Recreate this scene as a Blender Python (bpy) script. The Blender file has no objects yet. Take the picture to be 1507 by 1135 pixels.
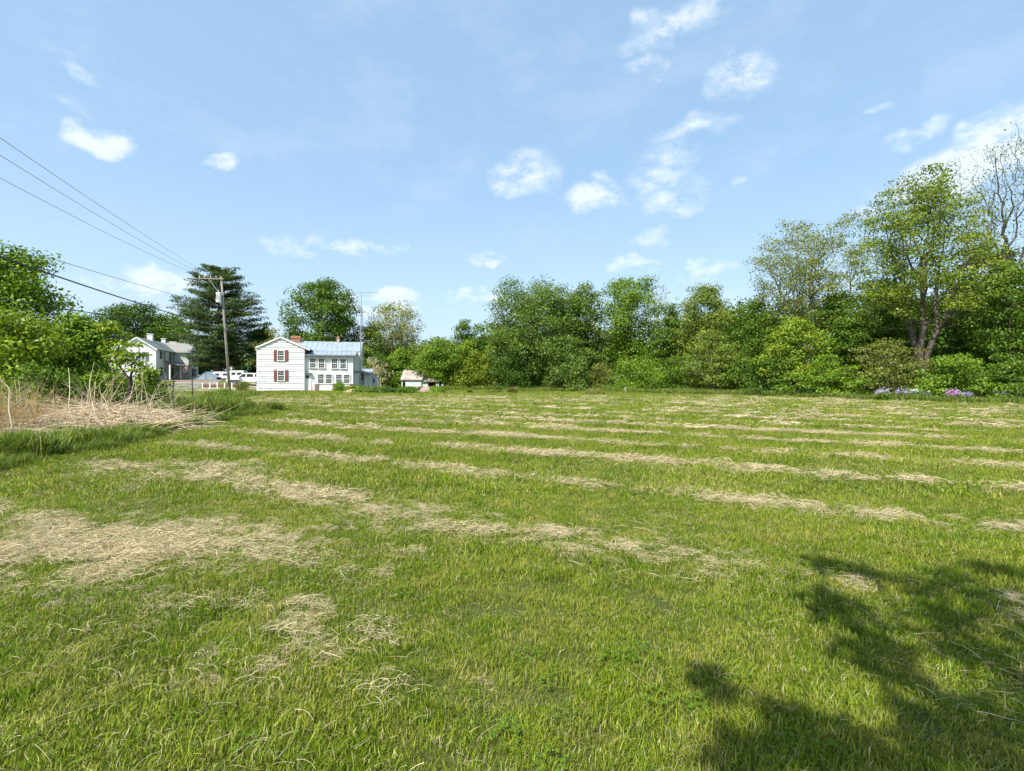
import bpy, math, random
import numpy as np
from mathutils import Vector, Matrix
R = math.radians
S = bpy.context.scene
COL = S.collection
rng = np.random.default_rng(7)
random.seed(7)
F, CX, HY, CH = 720.0, 753.5, 556.0, 1.6
SUN = np.array([-0.50, -0.72, 1.12]); SUN /= np.linalg.norm(SUN)

# ------------------------------------------------------------------ helpers
def sstep(t):
    t = np.clip(t, 0, 1); return t * t * (3 - 2 * t)
def gh(x, y):
    a = sstep((np.asarray(y, float) - 56) / 20.0) * sstep((-32 - np.asarray(x, float)) / 11.0)
    return 1.2 * a
def ghf(x, y): return float(gh(x, y))
def ground_px(px, py):
    Y = CH * F / (py - HY); return (px - CX) / F * Y, Y
def vnoise(x, y, seed=0):
    x = np.asarray(x, float); y = np.asarray(y, float)
    xi = np.floor(x).astype(np.int64); yi = np.floor(y).astype(np.int64)
    fx = x - xi; fy = y - yi; fx = fx * fx * (3 - 2 * fx); fy = fy * fy * (3 - 2 * fy)
    def h(a, b):
        n = (a * 374761393 + b * 668265263 + seed * 974711) & 0x7fffffff
        n = ((n ^ (n >> 13)) * 1274126177) & 0x7fffffff
        return ((n ^ (n >> 16)) & 0xffff) / 65535.0
    return (h(xi, yi) * (1 - fx) + h(xi + 1, yi) * fx) * (1 - fy) + (h(xi, yi + 1) * (1 - fx) + h(xi + 1, yi + 1) * fx) * fy

def tag(o, label=None, cat=None, group=None, kind=None):
    if label: o['label'] = label
    if cat: o['category'] = cat
    if group: o['group'] = group
    if kind: o['kind'] = kind
    return o
def empty(name, loc, rz=0):
    o = bpy.data.objects.new(name, None); COL.objects.link(o)
    o.location = loc; o.rotation_euler = (0, 0, rz); o.empty_display_size = .3
    return o
def npmesh(name, V, groups, mat, attrs=None, smooth=False):
    """V (n,3); groups: list of (m,k) index arrays; attrs: {name: per-face float array}"""
    me = bpy.data.meshes.new(name)
    V = np.asarray(V, np.float32)
    me.vertices.add(len(V)); me.vertices.foreach_set('co', V.ravel())
    loops = np.concatenate([g.ravel() for g in groups]).astype(np.int32)
    sizes = np.concatenate([np.full(len(g), g.shape[1]) for g in groups])
    starts = np.concatenate([[0], np.cumsum(sizes)[:-1]]).astype(np.int32)
    me.loops.add(len(loops)); me.loops.foreach_set('vertex_index', loops)
    me.polygons.add(len(sizes)); me.polygons.foreach_set('loop_start', starts)
    if smooth: me.polygons.foreach_set('use_smooth', np.ones(len(sizes), bool))
    if attrs:
        for k, a in attrs.items():
            at = me.attributes.new(k, 'FLOAT', 'FACE'); at.data.foreach_set('value', np.asarray(a, np.float32))
    me.update(calc_edges=True)
    if mat: me.materials.append(mat)
    return me
def obj(name, me, parent=None, loc=None):
    o = bpy.data.objects.new(name, me); COL.objects.link(o)
    if parent: o.parent = parent
    if loc is not None: o.location = loc
    return o

class MB:
    def __init__(s): s.v = []; s.f = []
    def face(s, pts):
        n = len(s.v); s.v += [tuple(p) for p in pts]; s.f.append(tuple(range(n, n + len(pts))))
    def hexa(s, b, t):
        n = len(s.v); s.v += [tuple(p) for p in b] + [tuple(p) for p in t]
        s.f += [(n+3, n+2, n+1, n), (n+4, n+5, n+6, n+7)]
        for i in range(4):
            j = (i + 1) % 4; s.f.append((n+i, n+j, n+4+j, n+4+i))
    def box(s, x0, x1, y0, y1, z0, z1):
        s.hexa([(x0, y0, z0), (x1, y0, z0), (x1, y1, z0), (x0, y1, z0)], [(x0, y0, z1), (x1, y0, z1), (x1, y1, z1), (x0, y1, z1)])
    def slab(s, q, th):
        """q 4 pts ccw seen from above, thickness downwards"""
        s.hexa([(p[0], p[1], p[2] - th) for p in q], q)
    def tube(s, pts, rad, n=6, cap=True):
        pts = [Vector(p) for p in pts]; rr = rad if hasattr(rad, '__len__') else [rad] * len(pts)
        rings = []
        for i, p in enumerate(pts):
            d = (pts[min(i+1, len(pts)-1)] - pts[max(i-1, 0)]).normalized()
            a = Vector((0, 0, 1)) if abs(d.z) < .9 else Vector((1, 0, 0))
            u = d.cross(a).normalized(); w = d.cross(u)
            k = len(s.v); rings.append(k)
            for j in range(n):
                t = 2 * math.pi * j / n
                s.v.append(tuple(p + (u * math.cos(t) + w * math.sin(t)) * rr[i]))
        for a, b in zip(rings, rings[1:]):
            for j in range(n):
                s.f.append((a+j, a+(j+1) % n, b+(j+1) % n, b+j))
        if cap:
            s.f.append(tuple(rings[0]+j for j in range(n))); s.f.append(tuple(rings[-1]+j for j in reversed(range(n))))
    def build(s, name, mat, parent=None, smooth=False, loc=None):
        me = bpy.data.meshes.new(name); me.from_pydata(s.v, [], s.f)
        bm_fix(me)
        if smooth: me.polygons.foreach_set('use_smooth', [True] * len(me.polygons))
        me.materials.append(mat); return obj(name, me, parent, loc)
def bm_fix(me):
    import bmesh
    b = bmesh.new(); b.from_mesh(me); bmesh.ops.recalc_face_normals(b, faces=b.faces); b.to_mesh(me); b.free()

# ------------------------------------------------------------------ materials
def newmat(name):
    m = bpy.data.materials.new(name); m.use_nodes = True
    nt = m.node_tree; nt.nodes.clear()
    out = nt.nodes.new('ShaderNodeOutputMaterial'); return m, nt, out
def N(nt, t, **k):
    n = nt.nodes.new(t)
    for a, b in k.items():
        if a.startswith('i_'): n.inputs[a[2:]].default_value = b
        else: setattr(n, a, b)
    return n
def L(nt, a, b): nt.links.new(a, b)
def ramp(nt, fac, stops, interp='LINEAR'):
    r = nt.nodes.new('ShaderNodeValToRGB'); r.color_ramp.interpolation = interp
    e = r.color_ramp.elements
    while len(e) < len(stops): e.new(.5)
    for el, (p, c) in zip(e, stops):
        el.position = p; el.color = (*c, 1) if len(c) == 3 else c
    L(nt, fac, r.inputs[0]); return r.outputs[0]
def mixc(nt, fac, a, b, mode='MIX'):
    m = nt.nodes.new('ShaderNodeMix'); m.data_type = 'RGBA'; m.blend_type = mode
    for s_, v in ((m.inputs[0], fac), (m.inputs[6], a), (m.inputs[7], b)):
        if hasattr(v, 'links'): L(nt, v, s_)
        else: s_.default_value = v if not isinstance(v, tuple) else (*v, 1)
    return m.outputs[2]
def mth(nt, op, a, b=None, c=None, clamp=False):
    m = nt.nodes.new('ShaderNodeMath'); m.operation = op; m.use_clamp = clamp
    for i, v in enumerate((a, b, c)):
        if v is None: continue
        if hasattr(v, 'links'): L(nt, v, m.inputs[i])
        else: m.inputs[i].default_value = v
    return m.outputs[0]
def noise(nt, vec, scale, detail=4, rough=.6):
    n = nt.nodes.new('ShaderNodeTexNoise'); n.inputs['Scale'].default_value = scale
    n.inputs['Detail'].default_value = detail; n.inputs['Roughness'].default_value = rough
    if vec: L(nt, vec, n.inputs['Vector'])
    return n.outputs[0]

def paint(name, col, rough=.6, var=.12, scale=3, col2=None, metallic=0, bump=0, bscale=40, amount=.5):
    m, nt, out = newmat(name)
    tc = N(nt, 'ShaderNodeTexCoord').outputs['Object']
    n = noise(nt, tc, scale, 6)
    c2 = col2 or tuple(c * (1 - var * 3) for c in col)
    f = ramp(nt, n, [(amount - .12, (0, 0, 0)), (amount + .22, (1, 1, 1))])
    c = mixc(nt, f, tuple(col), tuple(c2))
    b = N(nt, 'ShaderNodeBsdfPrincipled'); L(nt, c, b.inputs['Base Color'])
    b.inputs['Roughness'].default_value = rough; b.inputs['Metallic'].default_value = metallic
    if bump:
        bp = N(nt, 'ShaderNodeBump'); bp.inputs['Strength'].default_value = bump
        L(nt, noise(nt, tc, bscale, 5), bp.inputs['Height']); L(nt, bp.outputs[0], b.inputs['Normal'])
    L(nt, b.outputs[0], out.inputs[0]); return m

def foliage(name, col, warm=(1.22, 1.12, .7), vr=(.72, 1.38), trans=.3):
    m, nt, out = newmat(name)
    v = N(nt, 'ShaderNodeAttribute', attribute_name='v').outputs['Fac']
    c = N(nt, 'ShaderNodeAttribute', attribute_name='c').outputs['Fac']
    w = tuple(min(1, a * b) for a, b in zip(col, warm))
    base = mixc(nt, c, tuple(col), w)
    sc = mth(nt, 'MULTIPLY_ADD', v, vr[1] - vr[0], vr[0])
    mul = nt.nodes.new('ShaderNodeVectorMath'); mul.operation = 'SCALE'; L(nt, base, mul.inputs[0]); L(nt, sc, mul.inputs['Scale'])
    d = N(nt, 'ShaderNodeBsdfDiffuse'); t = N(nt, 'ShaderNodeBsdfTranslucent')
    L(nt, mul.outputs[0], d.inputs[0])
    tw = mixc(nt, 1.0, mul.outputs[0], (1.5, 1.5, .6), 'MULTIPLY'); L(nt, tw, t.inputs[0])
    ms = N(nt, 'ShaderNodeMixShader'); ms.inputs[0].default_value = trans
    L(nt, d.outputs[0], ms.inputs[1]); L(nt, t.outputs[0], ms.inputs[2])
    g = N(nt, 'ShaderNodeBsdfGlossy'); g.inputs['Roughness'].default_value = .45; g.inputs[0].default_value = (.8, .8, .8, 1)
    m2 = N(nt, 'ShaderNodeMixShader'); m2.inputs[0].default_value = .018
    L(nt, ms.outputs[0], m2.inputs[1]); L(nt, g.outputs[0], m2.inputs[2])
    L(nt, m2.outputs[0], out.inputs[0]); return m

M = {}
M['bark'] = paint('bark', (.13, .105, .08), .9, col2=(.06, .048, .038), scale=6, bump=.5)
M['bark_dark'] = paint('bark_dark', (.075, .06, .048), .9, col2=(.04, .033, .027), scale=6, bump=.5)
M['bark_pale'] = paint('bark_pale', (.26, .23, .19), .9, col2=(.12, .1, .08), scale=5, bump=.5)
M['bark_pine'] = paint('bark_pine', (.11, .075, .06), .9, col2=(.06, .045, .038), scale=6, bump=.5)
GREEN = dict(
    deep=(.048, .100, .014), mid=(.078, .145, .017), bright=(.115, .200, .019), lime=(.155, .225, .022),
    olive=(.125, .178, .030), pale=(.19, .215, .075), yolive=(.130, .188, .024), willow=(.098, .160, .032), spring=(.15, .19, .045),
    pine=(.050, .090, .030), rust=(.130, .160, .036), blossom=(.34, .33, .24))
for k, c in GREEN.items(): M['leaf_' + k] = foliage('leaf_' + k, c, trans=.12 if k == 'pine' else .24, warm=(1.9, 1.45, .9) if k == 'pine' else (1.22, 1.12, .7))

# ------------------------------------------------------------------ camera, light, world
cam = bpy.data.cameras.new('camera'); co = bpy.data.objects.new('camera', cam); COL.objects.link(co)
co.location = (0, 0, CH); co.rotation_euler = (R(90), 0, 0)
cam.sensor_fit = 'HORIZONTAL'; cam.sensor_width = 36; cam.lens = 36 * F / 1507; cam.shift_y = -11.5 / 1507
cam.clip_end = 5000; cam.clip_start = .05; S.camera = co
S.view_settings.view_transform = 'Standard'; S.view_settings.look = 'None'; S.view_settings.gamma = 1
S.view_settings.exposure = 0.75
S.cycles.max_bounces = 4; S.cycles.diffuse_bounces = 3; S.cycles.glossy_bounces = 2; S.cycles.transmission_bounces = 3; S.cycles.transparent_max_bounces = 4
S.cycles.caustics_reflective = False; S.cycles.caustics_refractive = False
ld = bpy.data.lights.new('sun', 'SUN'); ld.energy = 5.0; ld.angle = R(.53); ld.color = (1, .955, .88)
lo = bpy.data.objects.new('sun', ld); COL.objects.link(lo)
lo.rotation_euler = Vector(SUN).to_track_quat('Z', 'Y').to_euler(); lo.location = (-20, -20, 40)

def make_world():
    w = bpy.data.worlds.new('World'); S.world = w; w.cycles.sampling_method = 'NONE'; w.use_nodes = True
    nt = w.node_tree; nt.nodes.clear()
    out = N(nt, 'ShaderNodeOutputWorld'); bg = N(nt, 'ShaderNodeBackground'); bg.inputs[1].default_value = .15
    sky = N(nt, 'ShaderNodeTexSky'); sky.sky_type = 'NISHITA'; sky.sun_disc = False
    sky.sun_elevation = math.asin(SUN[2]); sky.sun_rotation = math.atan2(SUN[0], SUN[1])
    sky.altitude = 50; sky.air_density = 1.0; sky.dust_density = 2.2; sky.ozone_density = 2.0
    skyc = mixc(nt, .62, mixc(nt, 1.0, sky.outputs[0], SKYTINT, 'MULTIPLY'), SKYBASE)
    tc = N(nt, 'ShaderNodeTexCoord').outputs['Generated']
    sp = N(nt, 'ShaderNodeSeparateXYZ'); L(nt, tc, sp.inputs[0])
    def nz(scale, off, detail=5, rough=.62):
        mp = N(nt, 'ShaderNodeMapping'); mp.inputs['Location'].default_value = (off, off * .7, 0); mp.inputs['Scale'].default_value = (1, 1, 1.9)
        L(nt, tc, mp.inputs[0]); return noise(nt, mp.outputs[0], scale, detail, rough)
    el0 = mth(nt, 'ARCSINE', sp.outputs[2])
    wn = N(nt, 'ShaderNodeTexNoise'); wn.inputs['Scale'].default_value = 13; wn.inputs['Detail'].default_value = 4; L(nt, tc, wn.inputs['Vector'])
    wv = nt.nodes.new('ShaderNodeVectorMath'); wv.operation = 'MULTIPLY_ADD'; L(nt, wn.outputs['Color'], wv.inputs[0]); wv.inputs[1].default_value = (.085,) * 3; L(nt, tc, wv.inputs[2])
    def dirpx(px, py):
        v = np.array([(px - CX) / F, 1.0, (HY - py) / F]); return v / np.linalg.norm(v)
    tot = None
    for (px, py, wx, wy, tilt, wt) in CLOUDS:
        d0 = dirpx(px, py); J = np.stack([dirpx(px + 1, py) - d0, dirpx(px, py - 1) - d0], 1); Pi = np.linalg.pinv(J)
        ct, st = math.cos(R(tilt)), math.sin(R(tilt))
        fields = []
        for A in ((Pi[0] * ct + Pi[1] * st) / (wx * 1.12), (-Pi[0] * st + Pi[1] * ct) / (wy * 1.15)):
            dt = nt.nodes.new('ShaderNodeVectorMath'); dt.operation = 'DOT_PRODUCT'; L(nt, wv.outputs[0], dt.inputs[0]); dt.inputs[1].default_value = tuple(A)
            fields.append(mth(nt, 'ADD', dt.outputs['Value'], -float(A @ (d0 + .0425))))
        u, v = fields
        wt = wt * 1.06
        r2 = mth(nt, 'MULTIPLY_ADD', u, u, mth(nt, 'MULTIPLY', v, v))
        k = mth(nt, 'MULTIPLY', mth(nt, 'SUBTRACT', 1.0, mth(nt, 'MULTIPLY', r2, .5), clamp=True), wt)
        tot = k if tot is None else mth(nt, 'MAXIMUM', tot, k)
    n1 = nz(15, 9.0, 5, .66)
    d = mth(nt, 'MULTIPLY', tot, mth(nt, 'MULTIPLY_ADD', n1, 3.6, -.95))
    mr = N(nt, 'ShaderNodeMapRange'); mr.interpolation_type = 'SMOOTHSTEP'; L(nt, d, mr.inputs[0])
    mr.inputs[1].default_value = .06; mr.inputs[2].default_value = 1.15; mr.inputs[3].default_value = 0; mr.inputs[4].default_value = .74
    # faint veil and low cloud deck near the horizon
    veil = mth(nt, 'MULTIPLY', mth(nt, 'MULTIPLY_ADD', nz(4.5, 3.0, 4, .65), 3.0, -1.45, clamp=True), .20)
    lowm = mth(nt, 'SUBTRACT', 1.0, mth(nt, 'MULTIPLY', mth(nt, 'ABSOLUTE', mth(nt, 'SUBTRACT', el0, .05)), 5.0), clamp=True)
    low = mth(nt, 'MULTIPLY', lowm, mth(nt, 'MULTIPLY_ADD', nz(6, 7.0, 4, .6), 2.6, -.85, clamp=True))
    low = mth(nt, 'MAXIMUM', mth(nt, 'MULTIPLY', low, .62), mth(nt, 'MULTIPLY', mth(nt, 'SUBTRACT', 1.0, mth(nt, 'MULTIPLY', el0, 2.6), clamp=True), .25))
    m = mth(nt, 'MAXIMUM', mr.outputs[0], mth(nt, 'MAXIMUM', veil, low), clamp=True)
    c = mixc(nt, m, skyc, CLOUDCOL)
    L(nt, c, bg.inputs[0]); L(nt, bg.outputs[0], out.inputs[0])
SKYTINT = (1.07, 1.08, .98)
SKYBASE = (1.75, 2.75, 3.95)
CLOUDCOL = (4.3, 4.6, 5.0)
CLOUDS = [ # px, py, half-width, half-height, tilt deg, weight
 (155, 208, 52, 22, -12, 1.0), (325, 246, 26, 12, 5, .95), (768, 255, 45, 24, 0, .95), (878, 290, 40, 20, 0, .95),
 (968, 248, 45, 26, 20, .8), (990, 292, 40, 20, 10, .7), (718, 378, 24, 12, 0, .9), (1035, 400, 42, 18, 8, 1.0), (480, 362, 90, 15, -4, .75),
 (560, 366, 34, 12, 0, .85), (995, 38, 75, 26, 22, .8), (1090, 105, 46, 30, 25, .85), (1020, 192, 55, 14, 15, .75), (945, 108, 30, 16, 20, .6),
 (1285, 156, 22, 8, 10, .6), (1340, 190, 52, 14, 22, .75), (1450, 225, 170, 36, 24, 1.35), (1280, 315, 40, 10, 15, .6), (1078, 268, 20, 8, 10, .6),
 (200, 415, 110, 22, 0, .95), (560, 445, 60, 22, 0, 1.0), (110, 95, 50, 16, -30, .55), (930, 390, 30, 12, 0, .8), (960, 345, 30, 14, 10, .6),
 (700, 435, 40, 14, 0, .8), (100, 162, 36, 9, -10, .5)]
make_world()

# ------------------------------------------------------------------ hay rows in the field
def edge_x(y): return np.where(y < 24, -8.6 - .17 * (y - 8.9), -11.2 - (y - 24) * 3.0)
def hay_mask(x, y):
    u = y + .5 * x + (vnoise(x * .25, y * .25, 3) - .5) * .7
    k = np.round((u - 2.5) / 2.65); du = u - (2.5 + 2.65 * k)
    wide = np.where((k <= 0.5) & (x < -1.2), 1.7, 1.0) * np.where(k > 5, .8, 1)
    band = np.exp(-(du / (.27 * wide)) ** 2)
    n = vnoise(x * 1.3 + 7 * k, y * 2.0, 5) * .35 + vnoise(x * 3.0, y * 4.5, 9) * .4 + vnoise(x * 8, y * 11, 19) * .25
    m = np.clip(band * (n * 5.2 - 1.82), 0, 1) * np.where(k < 2, np.clip(vnoise(x * .7 + 3 * k, y * .7, 61) * 3.0 - .55, .25, 1), np.clip(vnoise(x * .55 + 3 * k, y * .55, 61) * 2.4 - .1, .45, 1)) + .17 * np.exp(-(du / .6) ** 2)
    m = m * np.where(k <= 0, sstep((.6 - x) / 2.0), 1) * np.where(k < 0, 0, 1)
    m = m * np.where(k == 1, sstep((2.6 - x) / 2.0) * .65 + .35, 1) * np.where(k == 0, .62, 1)
    m = m * sstep((x - edge_x(y) - .3) / 1.2) * (1 - sstep((y - 34) / 16))
    m = m * np.where(k == 2, 1 - .45 * sstep((x - .5) / 1.5) * (vnoise(x * 1.7, y * 1.7, 71) + .45), 1)
    # the thick mat of clippings at the lower left
    m2 = .95 * np.exp(-(((x + 3.6) / 1.9) ** 2 + ((y - 4.5) / .85) ** 2)) * np.clip(n * 6.0 - 2.25, 0, 1)
    m3 = np.exp(-(((x + 5.3) / 1.6) ** 2 + ((y - 8.2) / .9) ** 2)) * np.clip(n * 5.0 - 2.3, 0, 1)
    return np.clip(np.maximum(m, np.maximum(m2, m3)), 0, 1)

# ------------------------------------------------------------------ ground
def make_ground():
    def axis(n0, lim):
        a = list(np.arange(-60, 60.1, 1.0)); s = 1.0; v = 60.0
        while v < lim:
            s *= 1.25; v += s; a.append(v); a.insert(0, -v)
        return np.array(a)
    xs = axis(0, 1800); ys = np.concatenate([axis(0, 1800)]) + 30
    X, Y = np.meshgrid(xs, ys); Z = gh(X, Y) - .0
    V = np.stack([X.ravel(), Y.ravel(), Z.ravel()], 1)
    nx, ny = len(xs), len(ys)
    i = (np.arange(ny - 1)[:, None] * nx + np.arange(nx - 1)[None, :]).ravel()
    q = np.stack([i, i + 1, i + nx + 1, i + nx], 1)
    m, nt, out = newmat('field_ground')
    geo = N(nt, 'ShaderNodeNewGeometry').outputs['Position']
    sp = N(nt, 'ShaderNodeSeparateXYZ'); L(nt, geo, sp.inputs[0])
    x, y = sp.outputs[0], sp.outputs[1]
    n1 = noise(nt, geo, .35, 5); n2 = noise(nt, geo, 6, 6, .7); n3 = noise(nt, geo, 45, 4, .7)
    g = ramp(nt, n1, [(.3, (.095, .135, .018)), (.52, (.13, .175, .024)), (.72, (.18, .205, .038))])
    g = mixc(nt, ramp(nt, n2, [(.35, (0, 0, 0)), (.7, (1, 1, 1))]), g, mixc(nt, .5, g, (.20, .21, .06)))
    # mower stripes (grass laid one way and the other)
    st = mth(nt, 'SINE', mth(nt, 'MULTIPLY', mth(nt, 'ADD', mth(nt, 'MULTIPLY_ADD', x, .22, y), mth(nt, 'MULTIPLY_ADD', noise(nt, geo, .12, 2), 2.0, -1.0)), 2.4))
    stf = mth(nt, 'MULTIPLY_ADD', st, .10, .5)
    g = mixc(nt, stf, mixc(nt, .6, g, (.085, .125, .02)), mixc(nt, .35, g, (.21, .23, .07)))
    # hay
    u = mth(nt, 'ADD', mth(nt, 'MULTIPLY_ADD', x, .5, y), mth(nt, 'MULTIPLY_ADD', noise(nt, geo, .3, 2), .8, -.4))
    fr = mth(nt, 'FRACT', mth(nt, 'MULTIPLY', mth(nt, 'SUBTRACT', u, 2.5 - 2.65 / 2), 1 / 2.65))
    du = mth(nt, 'ABSOLUTE', mth(nt, 'SUBTRACT', fr, .5))
    band = mth(nt, 'SUBTRACT', 1.0, mth(nt, 'MULTIPLY', du, 5.5), clamp=True)
    hn = mth(nt, 'MULTIPLY_ADD', noise(nt, geo, 1.4, 6, .75), 3.6, -1.5, clamp=True)
    yy = N(nt, 'ShaderNodeMapRange'); L(nt, y, yy.inputs[0]); yy.inputs[1].default_value = 30; yy.inputs[2].default_value = 55; yy.inputs[3].default_value = 1; yy.inputs[4].default_value = .25
    hm = mth(nt, 'MULTIPLY', mth(nt, 'MULTIPLY', band, hn), yy.outputs[0], clamp=True)
    dist = mth(nt, 'MULTIPLY', mth(nt, 'SUBTRACT', y, 12), .15, clamp=True)
    hm = mth(nt, 'MULTIPLY', hm, mth(nt, 'MULTIPLY_ADD', dist, .6, .25))
    lf = mth(nt, 'MULTIPLY', mth(nt, 'ADD', x, 13), .35, clamp=True); hm = mth(nt, 'MULTIPLY', hm, lf)
    g = mixc(nt, hm, g, (.52, .43, .27))
    g = mixc(nt, mth(nt, 'MULTIPLY', n3, .5), g, mixc(nt, .5, g, (.035, .04, .012)))
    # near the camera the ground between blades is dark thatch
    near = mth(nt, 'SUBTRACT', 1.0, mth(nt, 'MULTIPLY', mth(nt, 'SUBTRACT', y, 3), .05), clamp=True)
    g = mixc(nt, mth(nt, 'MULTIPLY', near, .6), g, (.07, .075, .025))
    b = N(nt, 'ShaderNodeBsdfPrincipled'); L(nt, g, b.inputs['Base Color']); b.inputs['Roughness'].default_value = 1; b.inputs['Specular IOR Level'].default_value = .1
    bp = N(nt, 'ShaderNodeBump'); bp.inputs['Strength'].default_value = .9; bp.inputs['Distance'].default_value = .08
    L(nt, mth(nt, 'ADD', n2, mth(nt, 'MULTIPLY', n3, .5)), bp.inputs['Height']); L(nt, bp.outputs[0], b.inputs['Normal'])
    L(nt, b.outputs[0], out.inputs[0])
    tag(obj('field_ground', npmesh('field_ground', V, [q], m, smooth=True)), kind='structure')
make_ground()

def strip(name, pts, width, z, mat):
    """road strip following points, draped on the terrain"""
    V = []; Q = []
    P = [Vector((p[0], p[1])) for p in pts]; D = []
    out = []
    for a, b in zip(P, P[1:]):
        n = max(2, int((b - a).length / 1.0))
        out += [a.lerp(b, i / n) for i in range(n)]
    out.append(P[-1])
    nc = 7
    for i, p in enumerate(out):
        d = (out[min(i+1, len(out)-1)] - out[max(i-1, 0)]).normalized(); s = Vector((d.y, -d.x))
        for k in range(nc):
            q = p + s * (k / (nc - 1) - .5) * width; V.append((q.x, q.y, ghf(q.x, q.y) + z + .0))
    for i in range(len(out) - 1):
        for k in range(nc - 1):
            a = i * nc + k; Q.append((a, a + 1, a + nc + 1, a + nc))
    o = tag(obj(name, npmesh(name, V, [np.array(Q)], mat)), kind='structure'); return o
M['asphalt'] = paint('asphalt', (.24, .225, .205), .95, col2=(.17, .16, .145), scale=2, bump=.3, bscale=60)
M['gravel'] = paint('gravel', (.42, .36, .28), .95, col2=(.27, .22, .15), scale=3, bump=.4, bscale=50)
strip('road', [(-6, -40), (-18, 5), (-27, 30), (-36, 52), (-46, 72), (-60, 100), (-90, 160)], 5.5, .05, M['asphalt'])
strip('driveway', [(-36.5, 56), (-34, 64), (-36, 78)], 6.5, .07, M['gravel'])
M['bare_soil'] = paint('bare_soil', (.27, .155, .085), .95, col2=(.15, .12, .05), scale=1.5)
strip('yard_path', [(-51, 73.5), (-43.5, 71.5)], 4.2, .06, M['bare_soil'])

# ------------------------------------------------------------------ grass and hay: instanced tufts
def blade_mat(name, dry=False):
    m, nt, out = newmat(name)
    geo = N(nt, 'ShaderNodeNewGeometry').outputs['Position']
    v = N(nt, 'ShaderNodeAttribute', attribute_name='v').outputs['Fac']
    oi = N(nt, 'ShaderNodeObjectInfo').outputs['Random']
    if dry:
        c = ramp(nt, v, [(0, (.34, .27, .13)), (.5, (.55, .46, .27)), (1, (.74, .65, .44))])
        tr = .25
    else:
        n1 = noise(nt, geo, .45, 5); n2 = noise(nt, geo, 2.6, 4)
        a = ramp(nt, n1, [(.32, (.106, .172, .010)), (.5, (.158, .228, .016)), (.7, (.235, .275, .035))])
        b2 = mixc(nt, ramp(nt, n2, [(.45, (0, 0, 0)), (.75, (1, 1, 1))]), a, (.27, .275, .06))
        f = mth(nt, 'MULTIPLY_ADD', v, .9, mth(nt, 'MULTIPLY', oi, .5))
        c = mixc(nt, 1.0, b2, ramp(nt, f, [(.1, (.52, .6, .42)), (.7, (1.08, 1.1, .95)), (1.25, (1.7, 1.5, 1.3))]), 'MULTIPLY')
        c = mixc(nt, ramp(nt, v, [(.9, (0, 0, 0)), (.97, (1, 1, 1))]), c, (.48, .42, .24))
        tr = .35
    d = N(nt, 'ShaderNodeBsdfDiffuse'); t = N(nt, 'ShaderNodeBsdfTranslucent'); L(nt, c, d.inputs[0]); L(nt, c, t.inputs[0])
    ms = N(nt, 'ShaderNodeMixShader'); ms.inputs[0].default_value = tr; L(nt, d.outputs[0], ms.inputs[1]); L(nt, t.outputs[0], ms.inputs[2])
    g = N(nt, 'ShaderNodeBsdfGlossy'); g.inputs['Roughness'].default_value = .4
    m2 = N(nt, 'ShaderNodeMixShader'); m2.inputs[0].default_value = .012
    L(nt, ms.outputs[0], m2.inputs[1]); L(nt, g.outputs[0], m2.inputs[2]); L(nt, m2.outputs[0], out.inputs[0]); return m
M['blade'] = blade_mat('grass_blade'); M['hay'] = blade_mat('dry_hay', True)
M['tallblade'] = foliage('tall_grass_blade', (.095, .165, .024), vr=(.5, 1.5), trans=.25, warm=(1.9, 1.3, 1.6))

def blades(n, rad, hmin, hmax, w, lean, r, flat=0.0):
    a = r.uniform(0, 6.283, n); rr = rad * np.sqrt(r.uniform(0, 1, n))
    base = np.stack([rr * np.cos(a), rr * np.sin(a), np.zeros(n)], 1)
    h = r.uniform(hmin, hmax, n); d = r.uniform(0, 6.283, n); ln = r.uniform(.1, 1, n) * lean * h
    dirv = np.stack([np.cos(d), np.sin(d), np.zeros(n)], 1); side = np.stack([-np.sin(d + r.uniform(-1, 1, n)), np.cos(d), np.zeros(n)], 1)
    side /= np.linalg.norm(side, axis=1)[:, None]
    W = (w * r.uniform(.6, 1.3, n))[:, None]
    up = np.array([0, 0, 1.0])
    m1 = base + dirv * (ln * .28)[:, None] + up * (h * .55)[:, None]
    tp = base + dirv * ln[:, None] + up * (h * (1 - .35 * (ln / h) ** 2).clip(.2, 1))[:, None]
    V = np.stack([base - side * W * .4, base + side * W * .4, m1 + side * W * .5, m1 - side * W * .5, tp], 1).reshape(-1, 3)
    i = np.arange(n) * 5
    q = np.stack([i, i + 1, i + 2, i + 3], 1); t = np.stack([i + 3, i + 2, i + 4], 1)
    v = r.uniform(0, 1, n)
    return V, q, t, v
def blade_mesh(name, n, rad, hmin, hmax, w, lean, mat, r):
    V, q, t, v = blades(n, rad, hmin, hmax, w, lean, r)
    return npmesh(name, V, [q, t], mat, {'v': np.concatenate([v, v]), 'c': np.concatenate([v, v])})
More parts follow.
